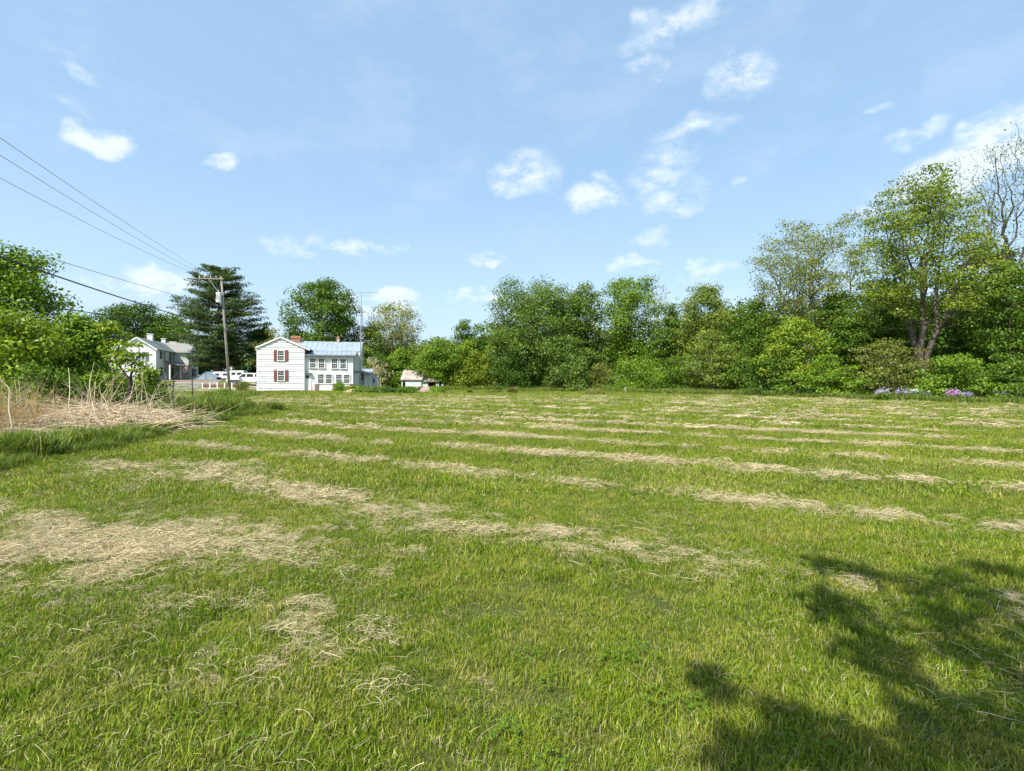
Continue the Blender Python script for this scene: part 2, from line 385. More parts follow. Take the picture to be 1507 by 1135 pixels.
def strand_mesh(name, n, rad, height, lmin, lmax, w, mat, r, align=0.0, flat=.25):
    """curved thin ribbons lying in a loose mat"""
    k = 4
    a = r.uniform(0, 6.283, n); rr = rad * r.uniform(0, 1, n) ** .6
    c = np.stack([rr * np.cos(a) * 1.5, rr * np.sin(a), np.zeros(n)], 1)
    c[:, 2] = height * np.exp(-(rr / rad / .6) ** 2) * r.uniform(.15, 1, n) + .01
    th = r.normal(0, 1.0, n) * (1 - align) * 2 + 0; l = r.uniform(lmin, lmax, n); bend = r.normal(0, .5, n); ph = r.normal(0, flat, n)
    pts = []; p = c - np.stack([np.cos(th), np.sin(th), np.zeros(n)], 1) * (l / 2)[:, None]; pts.append(p)
    for j in range(k - 1):
        t2 = th + bend * (j - 1) * .5; e = ph + (1 - j) * .22
        p = p + np.stack([np.cos(t2) * np.cos(e), np.sin(t2) * np.cos(e), np.sin(e)], 1) * (l / (k - 1))[:, None]; pts.append(p)
    pts = np.stack(pts, 1); pts[:, :, 2] = np.maximum(pts[:, :, 2], .004)
    ro = r.uniform(0, 3.14, n); sd = np.stack([-np.sin(th) * np.cos(ro), np.cos(th) * np.cos(ro), np.sin(ro)], 1) * (w * r.uniform(.6, 1.2, n))[:, None] / 2
    V = np.stack([pts - sd[:, None], pts + sd[:, None]], 2).reshape(-1, 3)
    q = []
    base = np.arange(n) * k * 2
    for j in range(k - 1):
        b = base + 2 * j; q.append(np.stack([b, b + 1, b + 3, b + 2], 1))
    v = r.uniform(0, 1, n)
    return npmesh(name, V, [np.concatenate(q)], mat, {'v': np.tile(v, k - 1), 'c': np.tile(v, k - 1)})

def gn_scatter(name, P, rotz, scl, idx, sources, label, cat, tilt=None):
    """one object of many instanced tufts"""
    c = bpy.data.collections.new(name + '_tufts')
    for i, me in enumerate(sources):
        o = bpy.data.objects.new('tuft_%02d' % i, me); c.objects.link(o)
    n = len(P); me = bpy.data.meshes.new(name); me.vertices.add(n); me.vertices.foreach_set('co', np.asarray(P, np.float32).ravel())
    rv = np.zeros((n, 3), np.float32); rv[:, 2] = rotz
    if tilt is not None: rv[:, 0] = tilt[:, 0]; rv[:, 1] = tilt[:, 1]
    at = me.attributes.new('rot', 'FLOAT_VECTOR', 'POINT'); at.data.foreach_set('vector', rv.ravel())
    at = me.attributes.new('scl', 'FLOAT', 'POINT'); at.data.foreach_set('value', np.asarray(scl, np.float32))
    at = me.attributes.new('idx', 'INT', 'POINT'); at.data.foreach_set('value', np.asarray(idx, np.int32))
    me.update(); o = obj(name, me)
    ng = bpy.data.node_groups.new(name, 'GeometryNodeTree')
    ng.interface.new_socket('Geometry', in_out='INPUT', socket_type='NodeSocketGeometry')
    ng.interface.new_socket('Geometry', in_out='OUTPUT', socket_type='NodeSocketGeometry')
    gi = ng.nodes.new('NodeGroupInput'); go = ng.nodes.new('NodeGroupOutput')
    ip = ng.nodes.new('GeometryNodeInstanceOnPoints'); ci = ng.nodes.new('GeometryNodeCollectionInfo')
    ci.inputs['Collection'].default_value = c; ci.inputs['Separate Children'].default_value = True; ci.inputs['Reset Children'].default_value = True
    def attr(nm, ty):
        a = ng.nodes.new('GeometryNodeInputNamedAttribute'); a.data_type = ty; a.inputs['Name'].default_value = nm; return a.outputs['Attribute']
    ip.inputs['Pick Instance'].default_value = True
    ng.links.new(gi.outputs[0], ip.inputs['Points']); ng.links.new(ci.outputs[0], ip.inputs['Instance'])
    ng.links.new(attr('idx', 'INT'), ip.inputs['Instance Index']); ng.links.new(attr('scl', 'FLOAT'), ip.inputs['Scale'])
    e = ng.nodes.new('FunctionNodeEulerToRotation'); ng.links.new(attr('rot', 'FLOAT_VECTOR'), e.inputs[0]); ng.links.new(e.outputs[0], ip.inputs['Rotation'])
    ng.links.new(ip.outputs[0], go.inputs[0])
    md = o.modifiers.new('scatter', 'NODES'); md.node_group = ng
    tag(o, label, cat, kind='stuff'); return o

def frustum_pts(y0, y1, dens, r, margin=.6, xmin=None):
    W = 1.06 * y1 + margin; n = int(dens * (y1 - y0) * 2 * W)
    x = r.uniform(-W, W, n); y = r.uniform(y0, y1, n)
    k = np.abs(x) < 1.06 * y + margin; return x[k], y[k]

def make_grass():
    r = np.random.default_rng(11)
    near = [blade_mesh('t', 120, .13, .018, .05, .0034, 1.1, M['blade'], r) for _ in range(6)]
    near += [blade_mesh('t', 80, .11, .03, .075, .0036, .9, M['blade'], r) for _ in range(2)]
    mid = [blade_mesh('t', 110, .24, .025, .075, .0065, 1.0, M['blade'], r) for _ in range(5)]
    far = [blade_mesh('t', 90, .5, .03, .075, .017, .9, M['blade'], r) for _ in range(5)]
    P = []; I = []; SC = []
    for (y0, y1, dens, o0, n0, s0, s1) in ((-1.5, 3.2, 240, 0, 8, .7, 1.2), (3.2, 6.5, 165, 0, 8, .8, 1.25), (6.5, 15, 62, 8, 5, .7, 1.2), (15, 30, 22, 8, 5, 1.1, 1.7), (25, 68, 5.0, 13, 5, .9, 1.5)):
        x, y = frustum_pts(y0, y1, dens, r) if y0 > 0 else frustum_pts(0.0, y1, dens, r, 2.2)
        keep = (x > edge_x(y) - .2)
        keep &= r.uniform(0, 1, len(x)) > .45 * (1 - np.clip(vnoise(x * 2.2, y * 2.2, 21) * 2.2, 0, 1))
        x, y = x[keep], y[keep]
        P.append(np.stack([x, y, gh(x, y)], 1)); I.append(r.integers(o0, o0 + n0, len(x)))
        hv = .75 + .6 * vnoise(x * .9, y * .9, 33)
        SC.append(r.uniform(s0, s1, len(x)) * hv)
    P = np.concatenate(P); I = np.concatenate(I); SC = np.concatenate(SC)
    gn_scatter('grass', P, r.uniform(0, 6.28, len(P)), SC, I, near + mid + far, 'short mown green grass covering the whole open field', 'grass', r.normal(0, .12, (len(P), 2)))
    # clippings
    ws = [strand_mesh('h', 74, .12, .045, .04, .14, .0023, M['hay'], r, .25) for _ in range(5)]
    wm = [strand_mesh('h', 60, .20, .045, .07, .17, .0042, M['hay'], r, .25) for _ in range(4)]
    wf = [strand_mesh('h', 55, .42, .055, .12, .30, .011, M['hay'], r, .3, .15) for _ in range(4)]
    sc_ = [strand_mesh('h', 14, .22, .012, .02, .11, .0014, M['hay'], r, 0, .3) for _ in range(5)]
    P = []; I = []; SC = []
    for (y0, y1, dens, o0, n0, s0, s1) in ((1.2, 6.3, 135, 0, 5, .4, 1.2), (6.3, 15, 60, 5, 4, .4, 1.15), (15, 52, 26, 9, 4, .4, 1.1)):
        x, y = frustum_pts(y0, y1, dens, r); m = hay_mask(x, y)
        keep = r.uniform(0, 1, len(x)) < m * 1.15 - .06
        x, y, m = x[keep], y[keep], m[keep]
        P.append(np.stack([x, y, gh(x, y) + .02 + .025 * m], 1)); I.append(r.integers(o0, o0 + n0, len(x))); SC.append(r.uniform(s0, s1, len(x)) * (.6 + .6 * m))
    # loose single straws everywhere
    x, y = frustum_pts(1.2, 9, 40, r); keep = (r.uniform(0, 1, len(x)) < (.10 + .35 * sstep((-x - .2) / 2) + .9 * np.clip(vnoise(x * .8, y * .8, 41) * 2 - .75, 0, 1) + hay_mask(x, y))) & (x > edge_x(y))
    x, y = x[keep], y[keep]
    P.append(np.stack([x, y, gh(x, y) + .03], 1)); I.append(r.integers(13, 18, len(x))); SC.append(r.uniform(.6, 1.3, len(x)))
    P = np.concatenate(P); I = np.concatenate(I); SC = np.concatenate(SC)
    rot = r.normal(-.46, .55, len(P)); 
    gn_scatter('hay_clippings', P, rot, SC, I, ws + wm + wf + sc_, 'tan dried grass clippings lying in windrows across the mown field', 'hay', r.normal(0, .08, (len(P), 2)))
    # clover and small broad leaves near the camera
    def clover(r):
        n = 16; V = []; Q = []; v = []
        for i in range(n):
            a, d = r.uniform(0, 6.28), .09 * math.sqrt(r.uniform()); cx, cy, h = d * math.cos(a), d * math.sin(a), r.uniform(.025, .055)
            for j in range(3):
                t = a + j * 2.1; l = r.uniform(.010, .015); w = l * .55
                dx, dy = math.cos(t), math.sin(t); b = len(V)
                V += [(cx, cy, h), (cx + dx*l*.6 - dy*w, cy + dy*l*.6 + dx*w, h + .004), (cx + dx*l*1.15, cy + dy*l*1.15, h), (cx + dx*l*.6 + dy*w, cy + dy*l*.6 - dx*w, h + .004)]
                Q.append((b, b+1, b+2, b+3)); v.append(r.uniform())
        return npmesh('c', np.array(V), [np.array(Q)], M['clover'], {'v': v, 'c': v})
    M['clover'] = foliage('clover_leaf', (.105, .19, .018), vr=(.7, 1.2))
    cl = [clover(r) for _ in range(4)]
    x, y = frustum_pts(1.2, 6, 14, r); keep = r.uniform(0, 1, len(x)) < np.clip(vnoise(x * 1.6 + 3, y * 1.6, 55) * 2.0 - .7, 0, 1)
    x, y = x[keep], y[keep]
    gn_scatter('clover', np.stack([x, y, 0 * x + .015], 1), r.uniform(0, 6, len(x)), r.uniform(.55, 1.0, len(x)), r.integers(0, 4, len(x)), cl, 'patches of small round clover leaves among the near grass', 'clover')
make_grass()

# ------------------------------------------------------------------ tall grass
TL = [(600, 576), (690, 575), (780, 577), (850, 577), (950, 580), (1100, 583), (1280, 590), (1400, 594), (1507, 597.5), (1620, 602)]
TLG = np.array([ground_px(*p) for p in TL])
def make_tall():
    r = np.random.default_rng(5)
    tl = [blade_mesh('g', 60, .24, .22, .62, .014, 1.0, M['tallblade'], r) for _ in range(4)]
    tf = [blade_mesh('g', 110, .5, .35, .70, .03, .9, M['tallblade'], r) for _ in range(4)]
    # treeline verge
    P = []; SC = []; I = []
    for a, b in zip(TLG, TLG[1:]):
        n = int(np.linalg.norm(b - a) * 22); t = r.uniform(0, 1, n)[:, None]; p = a + (b - a) * t
        nn = np.array([-(b - a)[1], (b - a)[0]]); nn = nn / np.linalg.norm(nn)
        if nn[1] < 0: nn = -nn
        d = r.uniform(0, 1, n) ** 1.1 * 5; q = p + nn * d[:, None]
        P.append(np.stack([q[:, 0], q[:, 1], gh(q[:, 0], q[:, 1])], 1)); SC.append(r.uniform(.55, 1.0, n) * (.7 + .5 * vnoise(q[:, 0] * .5, q[:, 1] * .5, 8)))
    P = np.concatenate(P); SC = np.concatenate(SC)
    gn_scatter('verge_grass', P, r.uniform(0, 6.28, len(P)), SC, r.integers(0, 4, len(P)), tf, 'band of tall uncut grass along the foot of the tree line', 'tall grass')
    # left edge of the mown field
    y = r.uniform(7.0, 25, 3600); w = r.uniform(0, 1, 3600); w0 = w; x = edge_x(y) - .1 - w * 3.2 + (vnoise(y * 1.3, y * 0, 6) - .5) * .9
    keep = (vnoise(x * .9, y * .9, 4) + .35 * (1 - w) > .36) & ~((y > 11.5) & (y < 21) & (w > .5))
    x, y, w0 = x[keep], y[keep], w0[keep]
    sc = r.uniform(.55, 1.15, len(x)) * (.20 + .85 * vnoise(x * 1.6, y * 1.6, 14) ** 1.5) * (1.05 - .35 * w0)
    # two lush clumps
    for (px, py, n, rad, s) in ((25, 676, 45, .55, 1.25), (300, 614, 110, 1.2, 1.7), (328, 609, 90, 1.1, 1.75), (400, 606, 16, .35, 1.2), (120, 655, 40, .7, 1.0), (355, 600, 14, .4, .8)):
        gx, gy = ground_px(px, py); a = r.uniform(0, 6.28, n); d = rad * np.sqrt(r.uniform(0, 1, n))
        x = np.append(x, gx + d * np.cos(a)); y = np.append(y, gy + d * np.sin(a)); sc = np.append(sc, r.uniform(.75, 1, n) * s)
    gn_scatter('edge_grass', np.stack([x, y, 0 * x], 1), r.uniform(0, 6.28, len(x)), sc, r.integers(0, 4, len(x)), tl, 'long lush uncut grass along the left edge of the mown field', 'tall grass')
    # rough weedy ground behind, left of the field
    n = 5200; x = r.uniform(-40, -11, n); y = r.uniform(10, 46, n)
    keep = (x < edge_x(np.minimum(y, 24)) - 2.6) & (x > -y * 1.15 - 2) & (y < 44 + x * .0) & (np.abs(x - (-12.5 - .385 * y)) > 3.4) & ((y < 26) | (x < -18 - (y - 26) * .25)) & (vnoise(x * .5, y * .5, 2) > .2)
    x, y = x[keep], y[keep]
    gn_scatter('rough_weeds', np.stack([x, y, gh(x, y)], 1), r.uniform(0, 6.28, len(x)), r.uniform(.4, 1.0, len(x)) * .85, r.integers(0, 4, len(x)), tf, 'rough weeds and long grass between the dry stalks and the roadside', 'weeds')
make_tall()

# ------------------------------------------------------------------ leaves and trees
def leaf_mesh(name, C, sig, nper, size, mat, r, vflat=.6, upb=.5, clumpv=None, elong=1.6):
    """C (k,3) cluster centres"""
    k = len(C); idx = np.repeat(np.arange(k), nper); n = len(idx)
    g = r.normal(0, 1, (n, 3)); ln = np.linalg.norm(g, axis=1)[:, None]; g = g / ln * np.minimum(ln, 1.9)
    P = C[idx] + g * (sig[idx] if hasattr(sig, '__len__') else sig)[..., None] * np.array([1, 1, vflat]) if hasattr(sig, '__len__') else C[idx] + g * sig * np.array([1, 1, vflat])
    nrm = r.normal(0, .75, (n, 3)) + g / ln * 1.3; nrm[:, 2] += upb * 1.2; nrm /= np.linalg.norm(nrm, axis=1)[:, None]
    a = np.cross(nrm, r.normal(0, 1, (n, 3))); a /= np.linalg.norm(a, axis=1)[:, None]; b = np.cross(nrm, a)
    s = (size * r.uniform(.5, 1.5, n))[:, None]
    A = a * s * .5 * elong ** .5; B = b * s * .5 / elong ** .5
    V = np.stack([P - A, P + B * 1.0 + A * .1, P + A, P - B + A * .1], 1).reshape(-1, 3)
    V[:, 2] = np.maximum(V[:, 2], .03)
    q = np.arange(n * 4).reshape(n, 4)
    cv = r.uniform(0, 1, k) if clumpv is None else clumpv
    return npmesh(name, V, [q], mat, {'v': r.uniform(.08, 1, n), 'c': np.clip(cv[idx] + r.normal(0, .15, n), 0, 1)})

def branch_tree(trunk_pts, trunk_r, tips, r, up=.15, tipr=.012):
    """connect tips to a growing skeleton; returns nodes, parent, radius"""
    nodes = [np.array(p, float) for p in trunk_pts]; par = [-1] + list(range(len(trunk_pts) - 1))
    base = np.array(trunk_pts[0]); top = np.array(trunk_pts[-1]); mid = np.array(trunk_pts[len(trunk_pts) // 2])
    order = np.argsort(np.linalg.norm(tips - mid, axis=1))
    leaf = []
    NP = np.zeros((len(trunk_pts) + len(tips) * 4 + 4, 3)); NP[:len(nodes)] = nodes; cnt = len(nodes)
    zmin = trunk_pts[max(1, len(trunk_pts) // 3)][2]
    PL = np.zeros(len(NP)); PL[1:cnt] = np.cumsum(np.linalg.norm(np.diff(NP[:cnt], axis=0), axis=1))
    for t in tips[order]:
        P = NP[:cnt]; d = t - P; dist = np.linalg.norm(d, axis=1)
        cost = dist + .62 * PL[:cnt] + np.maximum(0, P[:, 2] - t[2] + .15 * dist) * 1.2 + (P[:, 2] < zmin * .8) * 3 
        j = int(np.argmin(cost)); p0 = P[j].copy(); D = t - p0; l = np.linalg.norm(D)
        if l < 1e-3: continue
        ns = 3 if l > .8 else 1; prev = j
        for s in range(1, ns + 1):
            f = s / ns; q = p0 + D * f + np.array([0, 0, -up * l * math.sin(math.pi * f)]) * 1.0 + (r.normal(0, .035, 3) * l if s < ns else 0)
            NP[cnt] = q; PL[cnt] = PL[prev] + np.linalg.norm(q - NP[prev]); par.append(prev); prev = cnt; cnt += 1
        leaf.append(prev)
    n = cnt; w = np.zeros(n)
    ch = np.zeros(n, int)
    for i in range(1, n): ch[par[i]] += 1
    w[ch == 0] = 1
    for i in range(n - 1, 0, -1): w[par[i]] += w[i]
    rad = np.maximum(tipr * w ** .36, trunk_r * (w / w[0]) ** .62)
    return NP[:n], np.array(par), rad

def skel_mesh(name, P, par, rad, mat, minr=0.0, flare=1.35):
    V = []; G = {3: [], 4: []}; Vn = 0; out_v = []; quads = []
    i = np.arange(1, len(P)); i = i[rad[i] >= minr]
    for nside, sel in ((8, rad[i] > .12), (5, (rad[i] <= .12) & (rad[i] > .035)), (3, rad[i] <= .035)):
        ii = i[sel]
        if not len(ii): continue
        a = P[par[ii]]; b = P[ii]; d = b - a; L_ = np.linalg.norm(d, axis=1)[:, None] + 1e-9; d = d / L_
        ref = np.where(np.abs(d[:, 2:3]) < .9, np.array([[0, 0, 1.0]]), np.array([[1.0, 0, 0]]))
        u = np.cross(d, ref); u /= np.linalg.norm(u, axis=1)[:, None]; w = np.cross(d, u)
        r1 = rad[ii]; r0 = np.minimum(rad[par[ii]], r1 * 1.45); r0 = np.where(par[ii] == 0, r0 * flare, r0)
        th = np.arange(nside) * 2 * math.pi / nside
        ring = u[:, None] * np.cos(th)[None, :, None] + w[:, None] * np.sin(th)[None, :, None]
        A = (a - d * r0[:, None] * .3)[:, None] + ring * r0[:, None, None]; B = (b + d * r1[:, None] * .3)[:, None] + ring * r1[:, None, None]
        VV = np.concatenate([A, B], 1).reshape(-1, 3); m = len(ii)
        base = Vn + np.arange(m)[:, None] * 2 * nside; j = np.arange(nside); jn = (j + 1) % nside
        q = np.stack([base + j, base + jn, base + jn + nside, base + j + nside], 2).reshape(-1, 4)
        out_v.append(VV); quads.append(q); Vn += len(VV)
    return npmesh(name, np.concatenate(out_v), [np.concatenate(quads)], mat, smooth=True)

def crown_pts(k, H, hb, Rr, r, prof='round', lump=.28, shell=.45, ecc=1.0, lean=(0, 0)):
    ph = r.uniform(0, 6.28, 8); out = []
    n = k * 4
    t = r.uniform(0, 1, n); a = r.uniform(0, 6.283, n)
    if prof == 'round': pr = np.sqrt(np.clip(1 - ((t - .45) / .56) ** 2, 0, 1))
    elif prof == 'oval': pr = np.sqrt(np.clip(1 - ((t - .42) / .6) ** 2, 0, 1)) * (1 - .25 * t)
    elif prof == 'vase': pr = np.sqrt(np.clip(1 - ((t - .62) / .63) ** 2, 0, 1)) * (.55 + .45 * t)
    elif prof == 'column': pr = np.clip(np.minimum(1, (1 - t) * 3.2) ** .6, 0, 1) * np.minimum(1, .55 + t * 2)
    elif prof == 'skirt': pr = np.clip(1 - t, 0, 1) ** .5 * .97
    elif prof == 'dome': pr = np.sqrt(np.clip(1 - t ** 2, 0, 1))
    lmp = 1 + lump * (np.sin(a * 2 + ph[0] + t * 4) * .5 + np.sin(a * 3 + ph[1] - t * 7) * .5 + np.sin(a * 5 + ph[2] + t * 11) * .35)
    keep = r.uniform(0, 1, n) < (pr + .12); 
    rr = Rr * pr * lmp * r.uniform(0, 1, n) ** shell
    P = np.stack([rr * np.cos(a), rr * np.sin(a) * ecc, hb + (H - hb) * (t + .05 * np.sin(a * 3 + ph[3]))], 1)
    P[:, 0] += lean[0] * t; P[:, 1] += lean[1] * t
    P[:, :2] += r.normal(0, .07 * Rr, (n, 2)); P[:, 2] += r.normal(0, .035 * (H - hb), n) - .03 * (H - hb)
    P[:, 2] = np.minimum(P[:, 2], H - .02 * (H - hb))
    return P[keep][:k]

def tree(name, label, px, Y, top, w, leafc, prof='round', hb=.25, k=170, nper=110, ls=.17, sig=None, bark='bark', trunks=1, tr=None,
         vflat=.6, lump=.28, cat='tree', group=None, seed=0, up=.12, lean=0, vis=.0, shell=.38, upb=.5, basez=None, spread=.5, tipr=.012):
    r = np.random.default_rng(abs(seed + int(px) * 13 + int(Y)))
    X = (px - CX) / F * Y; z0 = ghf(X, Y); H = CH + (HY - top) / F * Y - z0; Rr = w / 2 / F * Y
    root = empty(name, (X, Y, z0)); tag(root, label, cat, group)
    sig = sig or max(.2, .105 * Rr + .13)
    Hc = H - sig * vflat * .8
    C = crown_pts(k, Hc, H * hb, max(.3, Rr - sig * .9), r, prof, lump * 1.35, shell, lean=(lean, 0))
    tr = tr or (.018 * H + .04)
    alltr = []
    ids = np.argmin(np.stack([np.linalg.norm(C[:, :2] - np.array([math.cos(6.283 * j / trunks + 1) , math.sin(6.283 * j / trunks + 1)]) * Rr * .3 , axis=1) for j in range(trunks)], 1), 1) if trunks > 1 else np.zeros(len(C), int)
    Vs = []
    for j in range(trunks):
        a = 6.283 * j / trunks + 1; off = 0 if trunks == 1 else Rr * spread
        th = H * (.62 if prof != 'vase' else .5); npt = 7
        tp = []
        for s in range(npt):
            f = s / (npt - 1)
            tp.append(((math.cos(a) * off * (.12 + f ** 1.3) if off else 0) + lean * f * .5 + (r.normal(0, .007) * H if 0 < s else 0), (math.sin(a) * off * (.12 + f ** 1.3) if off else 0) + (r.normal(0, .007) * H if s else 0), -.1 + f * th))
        tips = C[ids == j]
        if len(tips) < 3: continue
        P, par, rad = branch_tree(tp, tr if trunks == 1 else tr * .8, tips, r, up, tipr)
        me = skel_mesh('trunk', P, par, rad, M[bark], minr=vis)
        o = obj('trunk', me, root)
    me = leaf_mesh('crown', C, sig, nper, ls, M['leaf_' + leafc], r, vflat, upb)
    obj('crown', me, root)
    return root

def bush(name, label, px, Y, top, w, leafc, k=60, nper=120, ls=.12, seed=0, cat='shrub', prof='dome', vflat=.7, hb=.05, **kw):
    kw.setdefault('lump', .42); kw.setdefault('shell', .5)
    return tree(name, label, px, Y, top, w * 1.12, leafc, prof, hb, k, nper, ls, bark=kw.pop('bark', 'bark_dark'), tr=.05, cat=cat, seed=seed, vflat=vflat, **kw)

# --- far left, roadside
tree('maple_tree', 'tall leafy green tree at the left edge, rising above the roadside bushes', -8, 30, 358, 215, 'bright', 'oval', .12, 230, 150, .16, lump=.2, seed=1)
bush('roadside_shrub', 'large bright yellow-green shrub at the left edge below the tall leafy tree', 18, 21, 452, 170, 'lime', 110, 160, .12, seed=3, lump=.2)
tree('roadside_tree', 'dense small green tree second from the left, top reaching the lower thick cable', 112, 24, 462, 88, 'bright', 'oval', .06, 150, 150, .12, seed=3, lump=.2)
tree('roadside_tree', 'dark dense small tree in the gap behind the bright roadside shrubs', 72, 27, 474, 90, 'mid', 'oval', .05, 130, 140, .13, seed=4)
bush('roadside_shrub', 'low bright green shrub behind the pile of dry stalks', 150, 20.5, 548, 90, 'bright', 70, 130, .09, seed=5)
bush('roadside_shrub', 'low dark green shrub behind the standing dry reeds', 62, 19, 540, 110, 'mid', 80, 130, .09, seed=6)
tree('sapling', 'slender sapling with drooping leaf sprays partly hiding the far white house', 165, 23, 468, 42, 'lime', 'vase', .5, 20, 44, .12, vflat=.3, seed=7, bark='bark_dark', tr=.06)
tree('thin_sapling', 'thin dark-stemmed sapling with a few leaf sprays in front of the far house gable', 190, 20.5, 500, 62, 'lime', 'vase', .42, 20, 34, .10, sig=.2, vflat=.3, seed=8, bark='bark_dark', tr=.085)
bush('yard_shrub', 'rounded yellow-green shrub hiding the lower gable wall of the far white house', 214, 30, 535, 44, 'yolive', 60, 110, .11, seed=9)
bush('yard_shrub', 'leafy green shrub overlapping the left end of the far white house', 164, 27, 541, 56, 'bright', 60, 110, .11, seed=10)
bush('weed_bush', 'low dark green weed bush in the lawn beyond the dry stalks', 222, 25, 573, 72, 'mid', 50, 130, .08, seed=11, sig=.28)
bush('weed_bush', 'small leafy weed bush at the foot of the utility pole', 325, 44, 571, 34, 'bright', 24, 70, .09, seed=12, sig=.25)
bush('weed_bush', 'small dark weed clump in the lawn in front of the utility pole', 333, 33, 578, 24, 'mid', 16, 70, .07, seed=13, sig=.2)
# --- behind the houses
tree('oak_tree', 'broad dark green tree behind the left half of the far white house', 196, 108, 445, 120, 'deep', 'round', .1, 220, 110, .34, seed=14)
tree('oak_tree', 'broad green tree behind the right half of the far white house, left of the pine', 248, 112, 462, 110, 'mid', 'round', .1, 200, 110, .34, seed=15)
tree('oak_tree', 'dark green tree behind the utility pole and pine, left of the near white house', 388, 98, 474, 44, 'deep', 'round', .1, 110, 90, .3, seed=16)
tree('oak_tree', 'wide deep green tree at the far left behind the roadside bushes', 120, 95, 478, 90, 'mid', 'round', .1, 130, 90, .3, seed=17)
tree('maple_tree', 'large round green tree rising behind the near white house roof', 475, 80, 411, 106, 'mid', 'round', .22, 260, 130, .23, lump=.2, seed=18, bark='bark_dark', tr=.4)
tree('flowering_tree', 'pale greyish budding tree behind the brick chimney of the near house', 412, 90, 483, 70, 'pale', 'round', .2, 110, 60, .2, seed=19)
tree('locust_tree', 'tall pale spring tree with thin new leaves right of the antenna tower', 578, 86, 444, 92, 'pale', 'vase', .15, 230, 62, .2, seed=20, bark='bark_pale')
tree('locust_tree', 'yellow-green spring tree directly behind the antenna tower', 546, 82, 472, 62, 'olive', 'oval', .12, 150, 80, .2, seed=21, bark='bark_pale')
bush('blossom_shrub', 'dark shrub with whitish blossom at the right end of the near house', 552, 72, 524, 44, 'blossom', 50, 45, .16, seed=22)
bush('hedge_shrub', 'dark green shrub under the pale spring tree', 556, 76, 520, 60, 'deep', 70, 100, .17, seed=23)
tree('young_tree', 'bright green bushy tree between the near house and the weathered shed', 588, 76, 512, 58, 'bright', 'skirt', .04, 130, 110, .17, seed=24)
tree('young_tree', 'olive green tree behind the weathered shed roof', 618, 80, 506, 56, 'olive', 'oval', .05, 110, 90, .18, seed=25)
tree('shade_tree', 'green tree leaning over the right end of the weathered shed', 648, 66, 497, 74, 'bright', 'round', .22, 170, 120, .15, seed=26, bark='bark_dark', lump=.2)
tree('young_tree', 'dark green pointed tree top between the shed tree and the large willow', 690, 76, 469, 66, 'mid', 'oval', .05, 150, 110, .18, seed=27)
tree('young_tree', 'yellow-green tree in front of the dark pointed tree, left of the willow', 688, 66, 500, 66, 'lime', 'skirt', .04, 150, 110, .15, seed=28)
tree('young_tree', 'olive spring tree standing against the left side of the large willow', 736, 66, 476, 64, 'yolive', 'oval', .05, 160, 90, .16, seed=29)
# --- centre
tree('willow_tree', 'largest broad-crowned willow in the centre of the tree line', 785, 62, 410, 150, 'willow', 'round', .16, 280, 190, .17, seed=30, bark='bark_dark', tr=.45, lump=.18, up=-.05)
tree('willow_tree', 'broad dusky green willow adjoining the right side of the largest willow', 856, 63, 416, 92, 'willow', 'oval', .1, 210, 150, .17, seed=31, bark='bark_dark')
bush('hedge_shrub', 'dark green skirt of growth under the left side of the large willow', 762, 59, 505, 70, 'deep', 90, 120, .14, seed=32)
tree('young_tree', 'lighter green small tree in front of the large willow trunk', 832, 57.5, 494, 84, 'willow', 'skirt', .05, 170, 130, .14, seed=33)
tree('maple_tree', 'upright bright green tree with visible dark limbs right of the willows', 925, 63, 407, 92, 'bright', 'vase', .18, 230, 100, .17, seed=34, bark='bark_dark', tr=.25)
tree('bare_tree', 'thin nearly bare spring tree poking above the tree line, left of centre right', 972, 67, 414, 46, 'pale', 'column', .3, 110, 14, .15, seed=35, bark='bark_pale', tr=.14)
tree('bare_tree', 'small thin bare tree top right of the thinnest spring tree', 1000, 69, 428, 36, 'pale', 'column', .3, 90, 14, .15, seed=36, bark='bark_pale', tr=.13)
bush('hedge_shrub', 'rounded bright green shrub below the upright bright tree', 942, 54.5, 524, 96, 'bright', 100, 130, .13, seed=37)
bush('hedge_shrub', 'brownish green scrub below the right willow', 886, 57, 530, 46, 'rust', 50, 70, .13, seed=38)
tree('young_tree', 'green tree between the upright bright tree and the olive tree', 985, 60, 446, 70, 'mid', 'oval', .05, 180, 110, .16, seed=39)
tree('ash_tree', 'tall olive green tree with a ragged round top in the right centre', 1038, 57, 417, 108, 'olive', 'oval', .1, 270, 120, .15, seed=40)
tree('young_tree', 'small tree with a pale bare trunk in front of the olive green tree', 1048, 48.5, 484, 86, 'olive', 'oval', .18, 120, 90, .13, seed=41, bark='bark_pale', tr=.13, vflat=.35)
bush('hedge_shrub', 'low dark shrub at the foot of the tree line left of the pale trunk', 1000, 52, 525, 70, 'mid', 80, 110, .13, seed=42)
tree('maple_tree', 'dark green tree left of the tall half-leafed spring tree', 1112, 53, 438, 96, 'mid', 'oval', .05, 200, 130, .15, seed=43)
